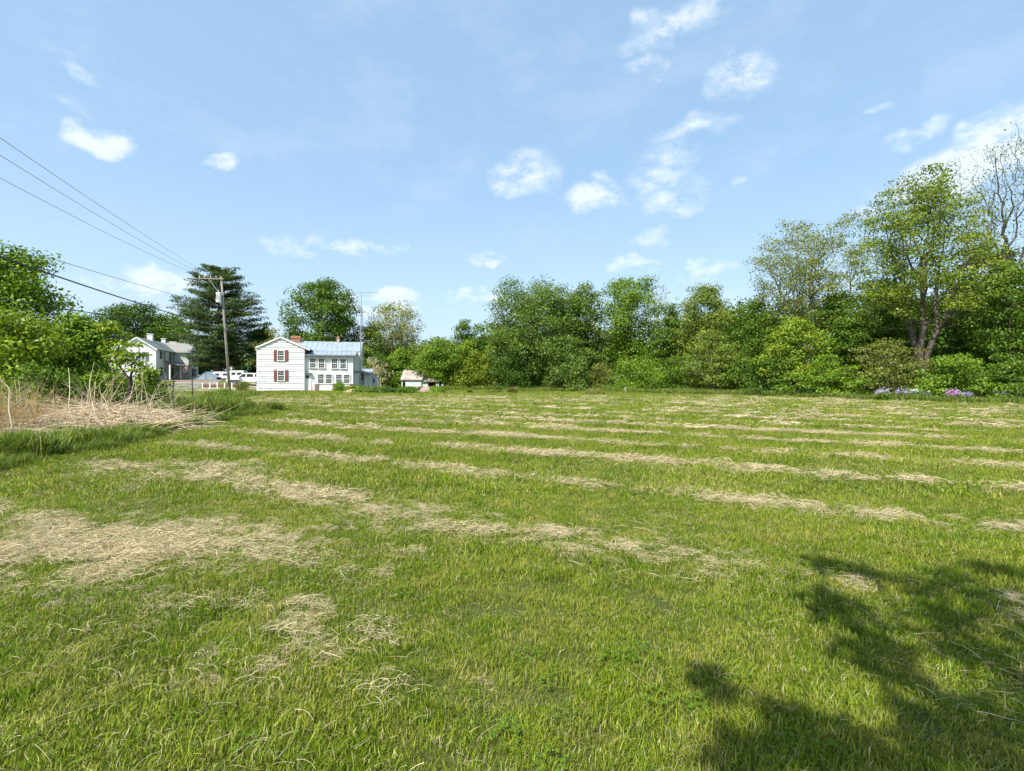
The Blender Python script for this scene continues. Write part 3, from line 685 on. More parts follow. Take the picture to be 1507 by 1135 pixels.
# --- right
tree('walnut_tree', 'tall half-leafed spring tree with open rounded crown and visible trunk', 1196, 48, 328, 170, 'spring', 'vase', .38, 360, 58, .12, sig=.42, seed=44, bark='bark_pale', tr=.36, lump=.15, tipr=.014, shell=.55)
tree('walnut_tree', 'smaller open spring tree behind the left shoulder of the half-leafed tree', 1150, 52, 372, 90, 'spring', 'vase', .4, 150, 40, .13, sig=.5, seed=45, bark='bark_pale', tr=.2)
tree('young_tree', 'bright yellow-green young tree in front of the half-leafed spring tree', 1168, 43, 462, 92, 'lime', 'oval', .08, 150, 110, .13, seed=46, bark='bark_dark', vflat=.4)
tree('maple_tree', 'dark green tree right of the half-leafed spring tree trunk', 1240, 46, 428, 104, 'mid', 'oval', .05, 200, 140, .14, seed=47, vflat=.4)
bush('hedge_shrub', 'low bright layered shrub in deep shade below the half-leafed tree', 1222, 38.5, 522, 86, 'bright', 80, 90, .12, seed=48, vflat=.3)
tree('maple_tree', 'dense dark green tree behind the rusty-leaved shrub', 1296, 44, 408, 116, 'mid', 'oval', .05, 220, 140, .14, seed=49, vflat=.4)
tree('young_tree', 'shrubby tree with rusty yellow new leaves at the field edge', 1300, 37, 498, 110, 'rust', 'round', .12, 110, 80, .11, seed=50, vflat=.3, bark='bark_pale')
tree('multi_stem_tree', 'tallest leafy tree on the right with several bare trunks and yellow-green crown', 1358, 37, 250, 206, 'yolive', 'oval', .36, 460, 88, .115, sig=.44, seed=51, bark='bark', trunks=4, tr=.235, vflat=.4, lump=.24, spread=.2, tipr=.013, shell=.5)
tree('maple_tree', 'dark layered green tree right of the several bare trunks', 1455, 40, 372, 130, 'deep', 'oval', .1, 210, 150, .13, seed=52, vflat=.3, lump=.2)
tree('bare_tree', 'tall dark nearly leafless tree at the right edge reaching highest of all', 1492, 37.5, 194, 170, 'olive', 'vase', .42, 420, 9, .10, sig=.4, seed=53, bark='bark_dark', tr=.25, tipr=.012, shell=.6)
tree('bare_tree', 'smaller leafless tree behind, between the tallest leafy tree and the dark bare tree', 1440, 42, 292, 80, 'pale', 'vase', .4, 110, 16, .12, sig=.45, seed=54, bark='bark', tr=.16, tipr=.014)
bush('hedge_shrub', 'bright green layered shrub beside the magenta flowers', 1405, 33, 520, 92, 'bright', 110, 110, .11, seed=55, vflat=.3)
tree('young_tree', 'yellow-green tree filling the right edge below the bare tree', 1490, 35, 384, 130, 'mid', 'oval', .1, 220, 110, .12, seed=56, vflat=.4)
bush('hedge_shrub', 'bright green shrub at the right edge beside the blue-violet flowers', 1485, 31.5, 528, 80, 'mid', 80, 110, .10, seed=57, vflat=.3)
tree('maple_tree', 'big dark tree just cut by the right edge of the field view', 1580, 36, 330, 150, 'mid', 'oval', .05, 220, 130, .15, seed=58, vflat=.4)
bush('hedge_shrub', 'dark undergrowth between the layered shrub and the rusty-leaved shrub', 1352, 39, 500, 80, 'deep', 90, 110, .13, seed=59, vflat=.4)
bush('hedge_shrub', 'dark undergrowth left of the bright layered shrub', 1150, 43, 520, 90, 'deep', 90, 110, .13, seed=60)
bush('hedge_shrub', 'low green undergrowth below the dark tree left of the half-leafed tree', 1098, 47, 528, 70, 'mid', 70, 110, .13, seed=61)

# far wood behind the tree line
def far_wood():
    r = np.random.default_rng(77); C = []
    for (x0, y0, x1, y1, h, n) in ((-36, 104, 10, 90, 7.5, 420), (-5, 82, 50, 74, 9, 600), (28, 70, 62, 46, 9.5, 600), (-170, 130, -36, 115, 9, 700), (50, 60, 90, 40, 10, 300)):
        t = r.uniform(0, 1, n); hh = h * (.75 + .45 * vnoise(t * n * .05, t * 0, int(h * 3 + n))); z = hh * r.uniform(0, 1, n) ** .7
        C.append(np.stack([x0 + (x1 - x0) * t + r.normal(0, 1, n), y0 + (y1 - y0) * t + r.normal(0, 2.2, n), z], 1))
    C = np.concatenate(C)
    tag(obj('distant_woodland', leaf_mesh('distant_woodland', C, 1.5, 75, .42, M['leaf_deep'], r, .8, .4)), 'dense dark green wood filling the gaps behind the nearer trees', 'woodland', kind='stuff')
far_wood()

# white pine
def pine(px, Y, top, w, label):
    r = np.random.default_rng(99); X = (px - CX) / F * Y; z0 = ghf(X, Y); H = CH + (HY - top) / F * Y - z0; Rm = w / 2 / F * Y
    root = tag(empty('pine_tree', (X, Y, z0)), label, 'tree')
    tb = MB(); tp = [(0, 0, -.2), (.1, 0, H * .2), (.25, 0, H * .45), (.1, 0, H * .7), (-.1, 0, H * .97)]
    tb.tube(tp, [.62, .5, .36, .2, .05], 10)
    C = []; sg = []
    def axis(z): return np.interp(z, [p[2] for p in tp], [p[0] for p in tp])
    nl = 25
    for i in range(nl):
        f = i / (nl - 1); z = H * (.12 + .82 * f)
        prof = np.interp(f, [0, .12, .3, .5, .7, .88, 1], [.6, .8, 1.0, 1.0, .86, .62, .3])
        for j in range(int(8 - 3 * f)):
            a = r.uniform(0, 6.283); l = Rm * prof * r.uniform(.6, 1.12)
            rise = l * (.05 + .35 * f) * r.uniform(.5, 1.3)
            x0 = axis(z); end = (x0 + math.cos(a) * l, math.sin(a) * l, z + rise)
            pts = [(x0 + math.cos(a) * l * t, math.sin(a) * l * t, z + rise * t ** 1.6 - .06 * l * math.sin(3.14 * t)) for t in (0, .35, .7, 1)]
            tb.tube(pts, [.09, .07, .045, .02], 4, cap=False)
            for t in np.arange(.32, 1.01, .085):
                s = l * (.13 + .05 * t); sd = r.normal(0, .16 * l)
                px_ = x0 + math.cos(a) * l * t - math.sin(a) * sd; py_ = math.sin(a) * l * t + math.cos(a) * sd
                C.append((px_, py_, z + rise * t ** 1.6 + r.normal(.1, .10))); sg.append(min(.62, max(.28, s * .7)))
    tb.build('trunk', M['bark_pine'], root, True)
    C = np.array(C); sg = np.array(sg)
    cv = np.clip(r.normal(.35, .28, len(C)), 0, 1)
    obj('crown', leaf_mesh('crown', C, sg, 62, .2, M['leaf_pine'], r, .26, .6, cv, elong=3.0), root)
pine(321, 90, 391, 112, 'big dark layered pine behind the utility pole, between the two white houses')

# shading tree behind the photographer: only its shadow falls on the near grass
def shade_tree():
    r = np.random.default_rng(3)
    sx, sy = SUN[0] / SUN[2], SUN[1] / SUN[2]; C = []; sg = []
    spots = [(1205, 832, .16), (1250, 842, .2), (1300, 852, .2), (1215, 880, .18), (1245, 905, .2), (1275, 935, .22), (1265, 965, .15), (1350, 868, .24), (1410, 872, .24), (1460, 880, .26), (1500, 900, .3), (1370, 905, .24), (1430, 920, .3), (1490, 950, .3), (1400, 955, .2), (1390, 850, .15), (1440, 838, .13), (1495, 850, .15),
             (1460, 985, .2), (1500, 1000, .25), (1045, 1000, .09), (1060, 1025, .07), (1160, 1065, .13), (1200, 1085, .15), (1250, 1100, .16), (1180, 1120, .16), (1300, 1120, .15), (1110, 1110, .12), (1370, 1085, .14), (1420, 1060, .13), (1340, 1050, .08), (1470, 1110, .14), (1400, 1130, .14), (1320, 965, .10), (1340, 1005, .08), (1075, 1125, .1), (1490, 1060, .14)]
    for (px, py, s) in spots:
        gx, gy = ground_px(px, py); h = r.uniform(5.5, 8)
        C.append((gx + sx * h, gy + sy * h, h)); sg.append(s * .62)
    for _ in range(120):   # the rest of the crown, shadow outside the frame
        a, d = r.uniform(0, 6.283), 2.6 * math.sqrt(r.uniform()); h = r.uniform(5.5, 9.5)
        gx, gy = 5.3 + d * math.cos(a), .4 + d * math.sin(a)
        if gy > 1.4 and gx < 1.02 * gy + .5: continue
        C.append((gx + sx * h, gy + sy * h, h)); sg.append(.4)
    C = np.array(C); sg = np.array(sg); bx, by = 1.6, -4.6
    root = tag(empty('shade_tree', (bx, by, 0)), 'leafy tree behind the camera that throws the dappled shade at lower right', 'tree')
    C = C - np.array([bx, by, 0])
    P, par, rad = branch_tree([(0, 0, -.1), (0, .1, 1.5), (0, .1, 3), (-.1, .3, 4.5), (-.1, .5, 5.5)], .22, C, r)
    obj('trunk', skel_mesh('trunk', P, par, rad, M['bark'], 0), root)
    obj('crown', leaf_mesh('crown', C, sg, 50, .095, M['leaf_mid'], r, .8, .4), root)
shade_tree()
#@@PART2
# ------------------------------------------------------------------ buildings
class Frame:
    def __init__(s, ox, oy, oz, deg):
        s.o = (ox, oy, oz); s.c, s.s = math.cos(R(deg)), math.sin(R(deg)); s.rz = R(deg)
    def w(s, x, y): return (s.o[0] + s.c * x - s.s * y, s.o[1] + s.s * x + s.c * y)
class Plane:
    """vertical plane in a frame: origin O, direction D (2d), outward normal N"""
    def __init__(s, fr, O, D, N_): s.fr, s.O, s.D, s.N = fr, O, D, N_
    def pt(s, a, z, n=0): return (s.O[0] + s.D[0] * a + s.N[0] * n, s.O[1] + s.D[1] * a + s.N[1] * n, z)
    def loc(s, px, py):
        kx = (px - CX) / F; f = s.fr
        ax, ay = f.w(*s.O); bx = f.c * s.D[0] - f.s * s.D[1]; by = f.s * s.D[0] + f.c * s.D[1]
        a = (kx * ay - ax) / (bx - kx * by); Y = ay + a * by
        return a, CH + (HY - py) / F * Y - f.o[2]
    def a(s, px): return s.loc(px, 500)[0]
    def z(s, px, py): return s.loc(px, py)[1]
    def box(s, mb, a0, a1, z0, z1, n0, n1):
        mb.hexa([s.pt(a0, z0, n1), s.pt(a1, z0, n1), s.pt(a1, z0, n0), s.pt(a0, z0, n0)], [s.pt(a0, z1, n1), s.pt(a1, z1, n1), s.pt(a1, z1, n0), s.pt(a0, z1, n0)])
def lap(mb, pl, z0, z1, step, depth, xr):
    """clapboards: xr(z)->(a0,a1)"""
    n = max(1, round((z1 - z0) / step)); h = (z1 - z0) / n
    for i in range(n):
        za, zb = z0 + i * h, z0 + (i + 1) * h; a0, a1 = xr(za); b0, b1 = xr(zb - 1e-4)
        if a1 - a0 < .02: continue
        if b1 < b0: b0 = b1 = (b0 + b1) / 2
        mb.face([pl.pt(a0, za, depth), pl.pt(a1, za, depth), pl.pt(b1, zb, .004), pl.pt(b0, zb, .004)])
        mb.face([pl.pt(a0, za, .004), pl.pt(a1, za, .004), pl.pt(a1, za, depth), pl.pt(a0, za, depth)])
        mb.face([pl.pt(a0, za, 0), pl.pt(a0, za, depth), pl.pt(b0, zb, .004)])
        mb.face([pl.pt(a1, za, depth), pl.pt(a1, za, 0), pl.pt(b1, zb, .004)])
M['white'] = paint('white_siding', (.80, .795, .785), .55, col2=(.74, .73, .72), scale=1.3)
M['trim'] = paint('white_trim', (.82, .82, .80), .5, col2=(.72, .72, .70), scale=2)
M['offwhite'] = paint('aged_white_siding', (.74, .74, .72), .7, col2=(.60, .60, .58), scale=1.2)
M['glass'], nt_, o_ = newmat('window_glass')
_b = N(nt_, 'ShaderNodeBsdfPrincipled'); _b.inputs['Base Color'].default_value = (.015, .02, .02, 1); _b.inputs['Roughness'].default_value = .08
_n = noise(nt_, N(nt_, 'ShaderNodeTexCoord').outputs['Object'], 2.3, 3); L(nt_, ramp(nt_, _n, [(.4, (.012, .016, .016)), (.65, (.06, .07, .065))]), _b.inputs['Base Color'])
L(nt_, _b.outputs[0], o_.inputs[0])
M['redshutter'] = paint('red_shutter', (.25, .085, .08), .6, col2=(.20, .07, .065), scale=3)
M['darkshutter'] = paint('dark_shutter', (.03, .035, .05), .6)
M['greyshutter'] = paint('grey_shutter', (.22, .24, .25), .6)
M['metalroof'] = paint('blue_metal_roof', (.32, .38, .44), .5, col2=(.25, .30, .35), scale=.9, metallic=.25)
M['oldroof'] = paint('grey_green_roof', (.17, .20, .19), .6, col2=(.12, .14, .135), scale=1.3)
M['rustroof'] = paint('worn_tin_roof', (.22, .24, .23), .6, col2=(.28, .15, .09), scale=.8, amount=.6)
M['shedroof'] = paint('rusty_shed_roof', (.36, .34, .32), .7, col2=(.24, .145, .10), scale=.9, amount=.47)
M['peeling'] = paint('peeling_and_shaded_white', (.62, .68, .70), .8, col2=(.30, .33, .33), scale=2.2, amount=.6)
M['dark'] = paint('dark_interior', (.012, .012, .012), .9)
M['gutter'] = paint('dark_gutter', (.10, .14, .20), .5)
M['stone'] = paint('foundation_stone', (.42, .38, .31), .95, col2=(.22, .19, .15), scale=4, bump=.5, bscale=12)
M['rubble'] = paint('rubble', (.42, .33, .29), .95, col2=(.38, .27, .23), scale=3, bump=.5, bscale=12)
M['earth'] = paint('earth_heap', (.48, .36, .22), .95, col2=(.30, .22, .12), scale=3, bump=.5, bscale=12)
M['galv'] = paint('galvanised_steel', (.42, .43, .44), .4, metallic=.6)
M['wood'] = paint('weathered_pole_wood', (.27, .25, .20), .9, col2=(.16, .145, .115), scale=5, bump=.4)
M['darkwood'] = paint('dark_post_wood', (.10, .075, .055), .9, col2=(.055, .04, .03), scale=5)
M['cable'] = paint('cable_sheath', (.02, .02, .022), .5)
M['wire'] = paint('weathered_wire', (.13, .14, .15), .5)
M['carwhite'] = paint('shade_greyed_car_paint', (.66, .67, .69), .25, col2=(.74, .75, .76))  # greyed white: the tree shade over the campers is put into the colour
M['rubber'] = paint('tyre_rubber', (.02, .02, .02), .85)
M['grey'] = paint('grey_metal', (.20, .22, .24), .6)
M['tarp'] = paint('blue_grey_tarp', (.26, .32, .38), .7, col2=(.20, .25, .30), scale=1)
M['screen'] = paint('porch_screen', (.24, .24, .24), .8, col2=(.16, .16, .16))
M['porcelain'] = paint('porcelain', (.75, .74, .70), .3)
M['flagred'] = paint('flag_red', (.5, .05, .06), .8); M['flagwhite'] = paint('flag_white', (.7, .7, .7), .8); M['flagblue'] = paint('flag_blue', (.04, .06, .2), .8)
M['red'] = paint('red_band', (.55, .09, .05), .6)
def brick_mat(name, a, b, mortar):
    m, nt, out = newmat(name); tc = N(nt, 'ShaderNodeTexCoord').outputs['Object']
    br = N(nt, 'ShaderNodeTexBrick'); br.inputs['Color1'].default_value = (*a, 1); br.inputs['Color2'].default_value = (*b, 1); br.inputs['Mortar'].default_value = (*mortar, 1)
    br.inputs['Scale'].default_value = 1; br.inputs['Brick Width'].default_value = .21; br.inputs['Row Height'].default_value = .075; br.inputs['Mortar Size'].default_value = .008
    mp = N(nt, 'ShaderNodeMapping'); mp.inputs['Rotation'].default_value = (R(90), 0, 0); L(nt, tc, mp.inputs[0]); L(nt, mp.outputs[0], br.inputs[0])
    p = N(nt, 'ShaderNodeBsdfPrincipled'); p.inputs['Roughness'].default_value = .9
    L(nt, mixc(nt, mth(nt, 'MULTIPLY', noise(nt, tc, 3, 5), .5), br.outputs[0], tuple(c * .55 for c in a)), p.inputs[0]); L(nt, p.outputs[0], out.inputs[0]); return m
M['brick'] = brick_mat('chimney_brick', (.46, .17, .08), (.38, .14, .07), (.36, .27, .2))
M['pierbrick'] = brick_mat('pier_brick', (.33, .14, .11), (.28, .12, .10), (.33, .26, .22))
M['buff'] = paint('buff_render', (.55, .46, .36), .9, col2=(.42, .32, .24), scale=4)

def window(root, pl, a0, a1, z0, z1, cols=3, rows=2, shut=None, sw=.42, base=.087, gap=.06):
    fw = .07
    mb = MB()
    pl.box(mb, a0 - fw, a1 + fw, z1, z1 + fw, 0, base + .05); pl.box(mb, a0 - fw - .03, a1 + fw + .03, z0 - fw, z0, 0, base + .08)
    pl.box(mb, a0 - fw, a0, z0, z1, 0, base + .05); pl.box(mb, a1, a1 + fw, z0, z1, 0, base + .05)
    w = mb.build('window', M['trim'], root)
    g = MB(); pl.box(g, a0, a1, z0, z1, 0, base); g.build('pane', M['glass'], w)
    s = MB(); zm = (z0 + z1) / 2
    pl.box(s, a0, a1, zm - .03, zm + .03, base, base + .035)
    for h0, h1 in ((z0, zm - .03), (zm + .03, z1)):
        pl.box(s, a0, a0 + .022, h0, h1, base, base + .03); pl.box(s, a1 - .022, a1, h0, h1, base, base + .03)
        for i in range(1, cols):
            x = a0 + (a1 - a0) * i / cols; pl.box(s, x - .010, x + .010, h0, h1, base, base + .022)
        for j in range(1, rows):
            z = h0 + (h1 - h0) * j / rows; pl.box(s, a0 + .035, a1 - .035, z - .010, z + .010, base, base + .0235)
    s.build('sash', M['trim'], w)
    if shut:
        for x0, x1 in ((a0 - fw - gap - sw, a0 - fw - gap), (a1 + fw + gap, a1 + fw + gap + sw)):
            b = MB(); pl.box(b, x0, x1, z0 - .08, z1 + .08, .0, base + .035)
            n = 12
            for i in range(n):
                z = z0 + (z1 - z0) * (i + .15) / n; pl.box(b, x0 + .06, x1 - .06, z, z + (z1 - z0) / n * .55, base + .035, base + .05)
            b.build('shutter', shut, w)
    return w
def roof_seams(mb, p00, p10, p01, p11, step=.55):
    """ribs from eave edge p00-p10 to ridge edge p01-p11"""
    a, b, c, d = map(Vector, (p00, p10, p01, p11)); n = max(2, int((b - a).length / step))
    for i in range(n + 1):
        t = i / n; u = a.lerp(b, t); v = c.lerp(d, t); e = (b - a).normalized() * .018; up = Vector((0, 0, .035)); o = Vector((0, 0, .002))
        mb.hexa([u - e + o, u + e + o, v + e + o, v - e + o], [u - e + up, u + e + up, v + e + up, v - e + up])
def leafquad(): pass

def farmhouse():
    fr = Frame((379.2 - CX) / F * 55, 55, 0, 14)
    root = tag(empty('farmhouse', (*fr.o[:2], 0), fr.rz), 'near white clapboard farmhouse with red shutters and blue metal roof', 'house')
    G = Plane(fr, (0, 0), (1, 0), (0, -1))
    W = G.a(447.6); ze = G.z(380, 511.0); zp = G.z(413, 496.6); xp = G.a(413); zr = G.z(447.6, 511.6)
    zf = G.z(413, 574.6)
    mb = MB(); D = 6.2
    # block core
    mb.hexa([(0, 0, zf), (W, 0, zf), (W, D, zf), (0, D, zf)], [(0, 0, ze), (W, 0, zr), (W, D, zr), (0, D, ze)])
    def xr(z):
        if z < min(ze, zr): return (0, W)
        return ((z - ze) / (zp - ze) * xp if z > ze else 0, W - (z - zr) / (zp - zr) * (W - xp) if z > zr else W)
    lap(mb, G, zf, zp - .02, .275, .085, xr)
    mb.face([(0, 0.0, ze), (W, 0.0, zr), (xp, 0.0, zp)]); mb.face([(0, D, ze), (xp, D, zp), (W, D, zr)])
    G.box(mb, -.06, .04, zf, ze, 0, .045); G.box(mb, W - .05, W + .05, zf, zr, 0, .045)
    mb.build('wall', M['white'], root)
    # addition in front of the main range
    A = Plane(fr, (0, .35), (1, 0), (0, -1))
    x1 = A.a(519.3); zt = A.z(483, 523.2); Bp = Plane(fr, (0, 2.3), (1, 0), (0, -1)); xr2 = Bp.a(529.6); zj = Bp.z(490, 517.6)
    mb = MB(); mb.box(W + .05, x1, .35, 2.3, .05, zt)
    zbelt = A.z(483, 549.6)
    lap(mb, A, zbelt + .06, zt - .05, .22, .035, lambda z: (W + .05, x1)); lap(mb, A, .12, zbelt - .02, .22, .03, lambda z: (W + 1.1, x1))
    A.box(mb, W + .9, x1 + .02, zbelt - .02, zbelt + .06, 0, .05); A.box(mb, x1 - .1, x1 + .01, .1, zt - .06, 0, .04)
    S1 = Plane(fr, (x1, .35), (0, 1), (1, 0)); lap(mb, S1, .12, zt, .20, .02, lambda z: (0, 1.95))
    mb.build('wall', M['white'], root)
    # main range
    mb = MB(); Rg = Plane(fr, (0, 4.9), (1, 0), (0, -1)); zrg = Rg.z(490, 504.2); yb = 7.5
    mb.box(1.2, xr2, 2.3, yb, .05, zj)
    E = Plane(fr, (xr2, 2.3), (0, 1), (1, 0))
    mb.face([(xr2, 2.3, zj), (xr2, yb, zj), (xr2, 4.9, zrg)])
    lap(mb, Bp, .15, zj - .03, .20, .02, lambda z: (x1, xr2)); 
    lap(mb, E, .15, zrg - .05, .20, .02, lambda z: (0, 5.2) if z < zj else ((z - zj) / (zrg - zj) * 2.6, 5.2 - (z - zj) / (zrg - zj) * 2.6))
    Bp.box(mb, xr2 - .1, xr2 + .01, .1, zj - .06, 0, .04)
    mb.build('wall', M['white'], root)
    # foundation
    mb = MB(); mb.box(.05, W - .05, .06, D - .1, -.3, zf - .002); mb.build('foundation', M['stone'], root)
    mb = MB(); mb.box(W + .2, x1 - .1, .45, 2, -.3, .045); mb.build('foundation', M['stone'], root)
    # roofs
    sl = (zp - zr) / (W - xp); ov = .62; sl2 = (zp - ze) / xp
    mb = MB(); f = -.16; t = .10
    mb.slab([(xp, f, zp + t), (W + ov, f, zr - sl * ov + t), (W + ov, D + .2, zr - sl * ov + t), (xp, D + .2, zp + t)], .09)
    mb.slab([(-.18, f, ze - sl2 * .18 + t), (xp - .003, f, zp + t), (xp - .003, D + .2, zp + t), (-.18, D + .2, ze - sl2 * .18 + t)], .09)
    roof_seams(mb, (W + ov, f + .02, zr - sl * ov + t), (W + ov, D, zr - sl * ov + t), (xp, f + .02, zp + t), (xp, D, zp + t))
    mb.build('roof', M['metalroof'], root)
    mb = MB(); mb.hexa([(W + ov + .002, f - .02, zr - sl * ov - .02), (W + ov + .11, f - .02, zr - sl * ov - .02), (W + ov + .11, 1.0, zr - sl * ov - .02), (W + ov + .002, 1.0, zr - sl * ov - .02)], [(W + ov + .002, f - .02, zr - sl * ov + .09), (W + ov + .11, f - .02, zr - sl * ov + .09), (W + ov + .11, 1.0, zr - sl * ov + .09), (W + ov + .002, 1.0, zr - sl * ov + .09)])
    mb.build('gutter', M['gutter'], root)
    # barge boards
    mb = MB()
    for q in ([(-.2, ze - sl2 * .2), (xp, zp)], [(xp, zp), (W + ov, zr - sl * ov)]):
        (a, za), (b, zb) = q; mb.hexa([(a, f - .03, za - .09), (b, f - .03, zb - .09), (b, f - .002, zb - .09), (a, f - .002, za - .09)], [(a, f - .03, za + .085), (b, f - .03, zb + .085), (b, f - .002, zb + .085), (a, f - .002, za + .085)])
    mb.build('barge_board', M['offwhite'], root)
    mb = MB(); zE = zt + .12
    Rr_ = xr2 + .22
    mb.slab([(W - .5, 2.25, zj + .08), (Rr_, 2.25, zj + .08), (Rr_, 4.9, zrg + .1), (1.2, 4.9, zrg + .1)], .09)
    mb.slab([(Rr_, 4.903, zrg + .1), (Rr_, 7.7, zj - .02), (1.2, 7.7, zj - .02), (1.2, 4.903, zrg + .1)], .09)
    roof_seams(mb, (W - .3, 2.27, zj + .08), (Rr_ - .03, 2.27, zj + .08), (W - .3, 4.88, zrg + .1), (Rr_ - .03, 4.88, zrg + .1))
    mb.build('roof', M['metalroof'], root)
    mb = MB(); x1o = x1 + .35
    mb.slab([(W + .06, .02, zE - .08), (x1o, .02, zE - .08), (x1o, 2.24, zj + .02), (W + .06, 2.24, zj + .02)], .08)
    roof_seams(mb, (W + .1, .04, zE - .08), (x1o - .03, .04, zE - .08), (W + .1, 2.2, zj + .02), (x1o - .03, 2.2, zj + .02))
    mb.build('roof', M['metalroof'], root)
    mb = MB(); mb.box(W + .06, x1o, -.09, .015, zE - .19, zE - .08); mb.build('gutter', M['grey'], root)
    # windows
    for (a, b, c, d) in ((409.2, 418.2, 516.6, 530.6), (409.4, 418.4, 545.6, 560.0)):
        window(root, G, G.a(a), G.a(b), G.z(413, d), G.z(413, c), 3, 2, M['redshutter'], .34, gap=.03)
    for a, b, c, d in ((456.2, 465.0, 527.8, 541.2), (469.2, 477.8, 528.0, 541.4), (488.4, 496.8, 528.3, 541.8), (501, 509.5, 528.6, 542.2),
                       (468.2, 476.7, 551.2, 564.0), (480, 488.5, 551.4, 564.2), (494.8, 503.3, 551.6, 564.0), (506.4, 514.7, 551.8, 564.0)):
        window(root, A, A.a(a), A.a(b), A.z(483, d), A.z(483, c), 3, 2)
    # door with hood
    a0, a1 = A.a(448.6), A.a(457.2); z0, z1 = A.z(453, 575.6), A.z(453, 550.2)
    mb = MB(); A.box(mb, a0, a1, z0, z1, .004, .06); A.box(mb, a0 + .08, a1 - .08, z0 + .12, z0 + .8, .06, .075); d = mb.build('door', M['trim'], root)
    mb = MB(); A.box(mb, A.a(450.3), A.a(454.6), A.z(453, 556.8), A.z(453, 552.4), .06, .07); mb.build('pane', M['glass'], d)
    mb = MB(); mb.tube([A.pt(a1 - .09, z0 + 1.0, .06), A.pt(a1 - .09, z0 + 1.0, .11)], .03, 8); mb.build('handle', M['galv'], d)
    mb = MB(); A.box(mb, a0 - .07, a0 - .005, z0, z1 + .02, .0, .08); A.box(mb, a1 + .005, a1 + .09, z0, z1 + .02, .0, .08); mb.build('door_frame', M['trim'], root)
    mb = MB(); A.box(mb, a0 - .1, a1 + .15, z1 + .03, z1 + .1, .0, .38); mb.build('door_hood', M['grey'], root)
    # plaque
    mb = MB(); a, z = A.loc(463.6, 560.8)
    for i in range(5):
        mb.tube([A.pt(a - .17 + i * .085, z - .06 + .03 * (i % 2), .03), A.pt(a - .14 + i * .085, z + .05, .04), A.pt(a - .1 + i * .085, z - .03, .03)], .016, 5)
    mb.build('wall_ornament', M['dark'], root)
    # brick piers with low wall
    P_ = Plane(fr, (0, .0), (1, 0), (0, -1))
    zt2 = P_.z(480, 565.6)
    for a, b in ((463, 467.8), (489.4, 494.4), (515.2, 520)):
        mb = MB(); P_.box(mb, P_.a(a), P_.a(b), -.1, zt2, -.3, .08); p = mb.build('brick_pier', M['pierbrick'], root)
        mb = MB(); P_.box(mb, P_.a(a) - .03, P_.a(b) + .03, zt2 + .002, zt2 + .05, -.33, .11); mb.build('pier_cap', M['buff'], p)
    mb = MB(); P_.box(mb, P_.a(468) , P_.a(489.2), .1, zt2 - .12, -.2, -.05); P_.box(mb, P_.a(494.6), P_.a(515), .1, zt2 - .12, -.2, -.05); mb.build('low_wall', M['white'], root)
    # chimneys and vent
    mb = MB(); C1 = Plane(fr, (0, 4.4), (1, 0), (0, -1)); a, b = C1.a(428.2), C1.a(441.8); zt3 = C1.z(435, 494.4)
    mb.box(a, b, 4.4, 5.1, 4.6, zt3 - .3); mb.box(a - .06, b + .06, 4.34, 5.16, zt3 - .3, zt3 - .12); mb.box(a, b, 4.4, 5.1, zt3 - .12, zt3)
    mb.build('chimney', M['brick'], root)
    mb = MB(); C2 = Plane(fr, (0, 4.6), (1, 0), (0, -1)); a, b = C2.a(495.6), C2.a(499.4); zt3 = C2.z(497, 497.6); mb.box(a, b, 4.6, 5.0, 5.2, zt3); c2 = mb.build('chimney', M['buff'], root)
    mb = MB(); mb.box(a - .05, b + .05, 4.55, 5.05, zt3 + .002, zt3 + .12); mb.box(a + .05, b - .05, 4.65, 4.95, zt3 + .12, zt3 + .28); mb.build('chimney_cap', M['brick'], c2)
    mb = MB(); V1 = Plane(fr, (0, 3), (1, 0), (0, -1)); a, z = V1.loc(423.8, 487); mb.tube([(a, 3, 5.2), (a, 3, z)], .055, 8); mb.build('vent_pipe', M['galv'], root)
    mb = MB(); mb.tube([(-.12, .25, .2), (-.12, .25, ze - .2)], .045, 6); mb.build('downpipe', M['trim'], root)
    # side porch
    Q = Plane(fr, (0, 3.4), (1, 0), (0, -1)); q = lambda px: Q.a(px)
    zr0, zr1 = Q.z(520, 547.0), Q.z(546, 550.4)
    xa, xb = xr2 + .0, q(545.6); xs = x1 + .02
    mb = MB(); mb.slab([(xs, 2.28 - .25, zr0 + .02), (xr2 + .02, 2.28 - .25, zr0 + .01), (xr2 + .02, 2.26, zr0 + .05), (xs, 2.26, zr0 + .06)], .09)
    mb.slab([(xr2 + .022, 2.0, zr0 + .01), (xb + .25, 2.9, zr1 + .02), (xb + .25, 6.2, zr1 + .05), (xr2 + .022, 6.2, zr0 + .18)], .11)
    mb.build('porch_roof', M['gutter'], root)
    mb = MB(); mb.box(xs, xb, 3.0, 6.0, -.1, .22); mb.build('porch_floor', M['stone'], root)
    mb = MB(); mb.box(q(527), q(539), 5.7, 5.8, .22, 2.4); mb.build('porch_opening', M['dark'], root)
    for a, b, m in ((520.6, 525.4, 'screen'), (537.4, 541.6, 'offwhite')):
        mb = MB(); mb.box(q(a), q(b), 3.42, 3.46, .9, 2.35); mb.box(q(a), q(b), 3.40, 3.48, .22, .895); mb.build('porch_screen', M[m], root)
    for a in (525.4, 536.6, 544.2):
        mb = MB(); mb.box(q(a), q(a) + .13, 3.34, 3.47, .22, 2.4); mb.build('porch_post', M['trim'], root)
    mb = MB(); mb.box(q(531), q(534), 4.0, 4.3, .22, .25); mb.box(q(530.6), q(534.4), 4.0, 4.25, 1.05, 1.25); mb.box(q(530.6), q(534.4), 4.06, 4.2, .25, 1.05); mb.build('porch_counter', M['offwhite'], root)
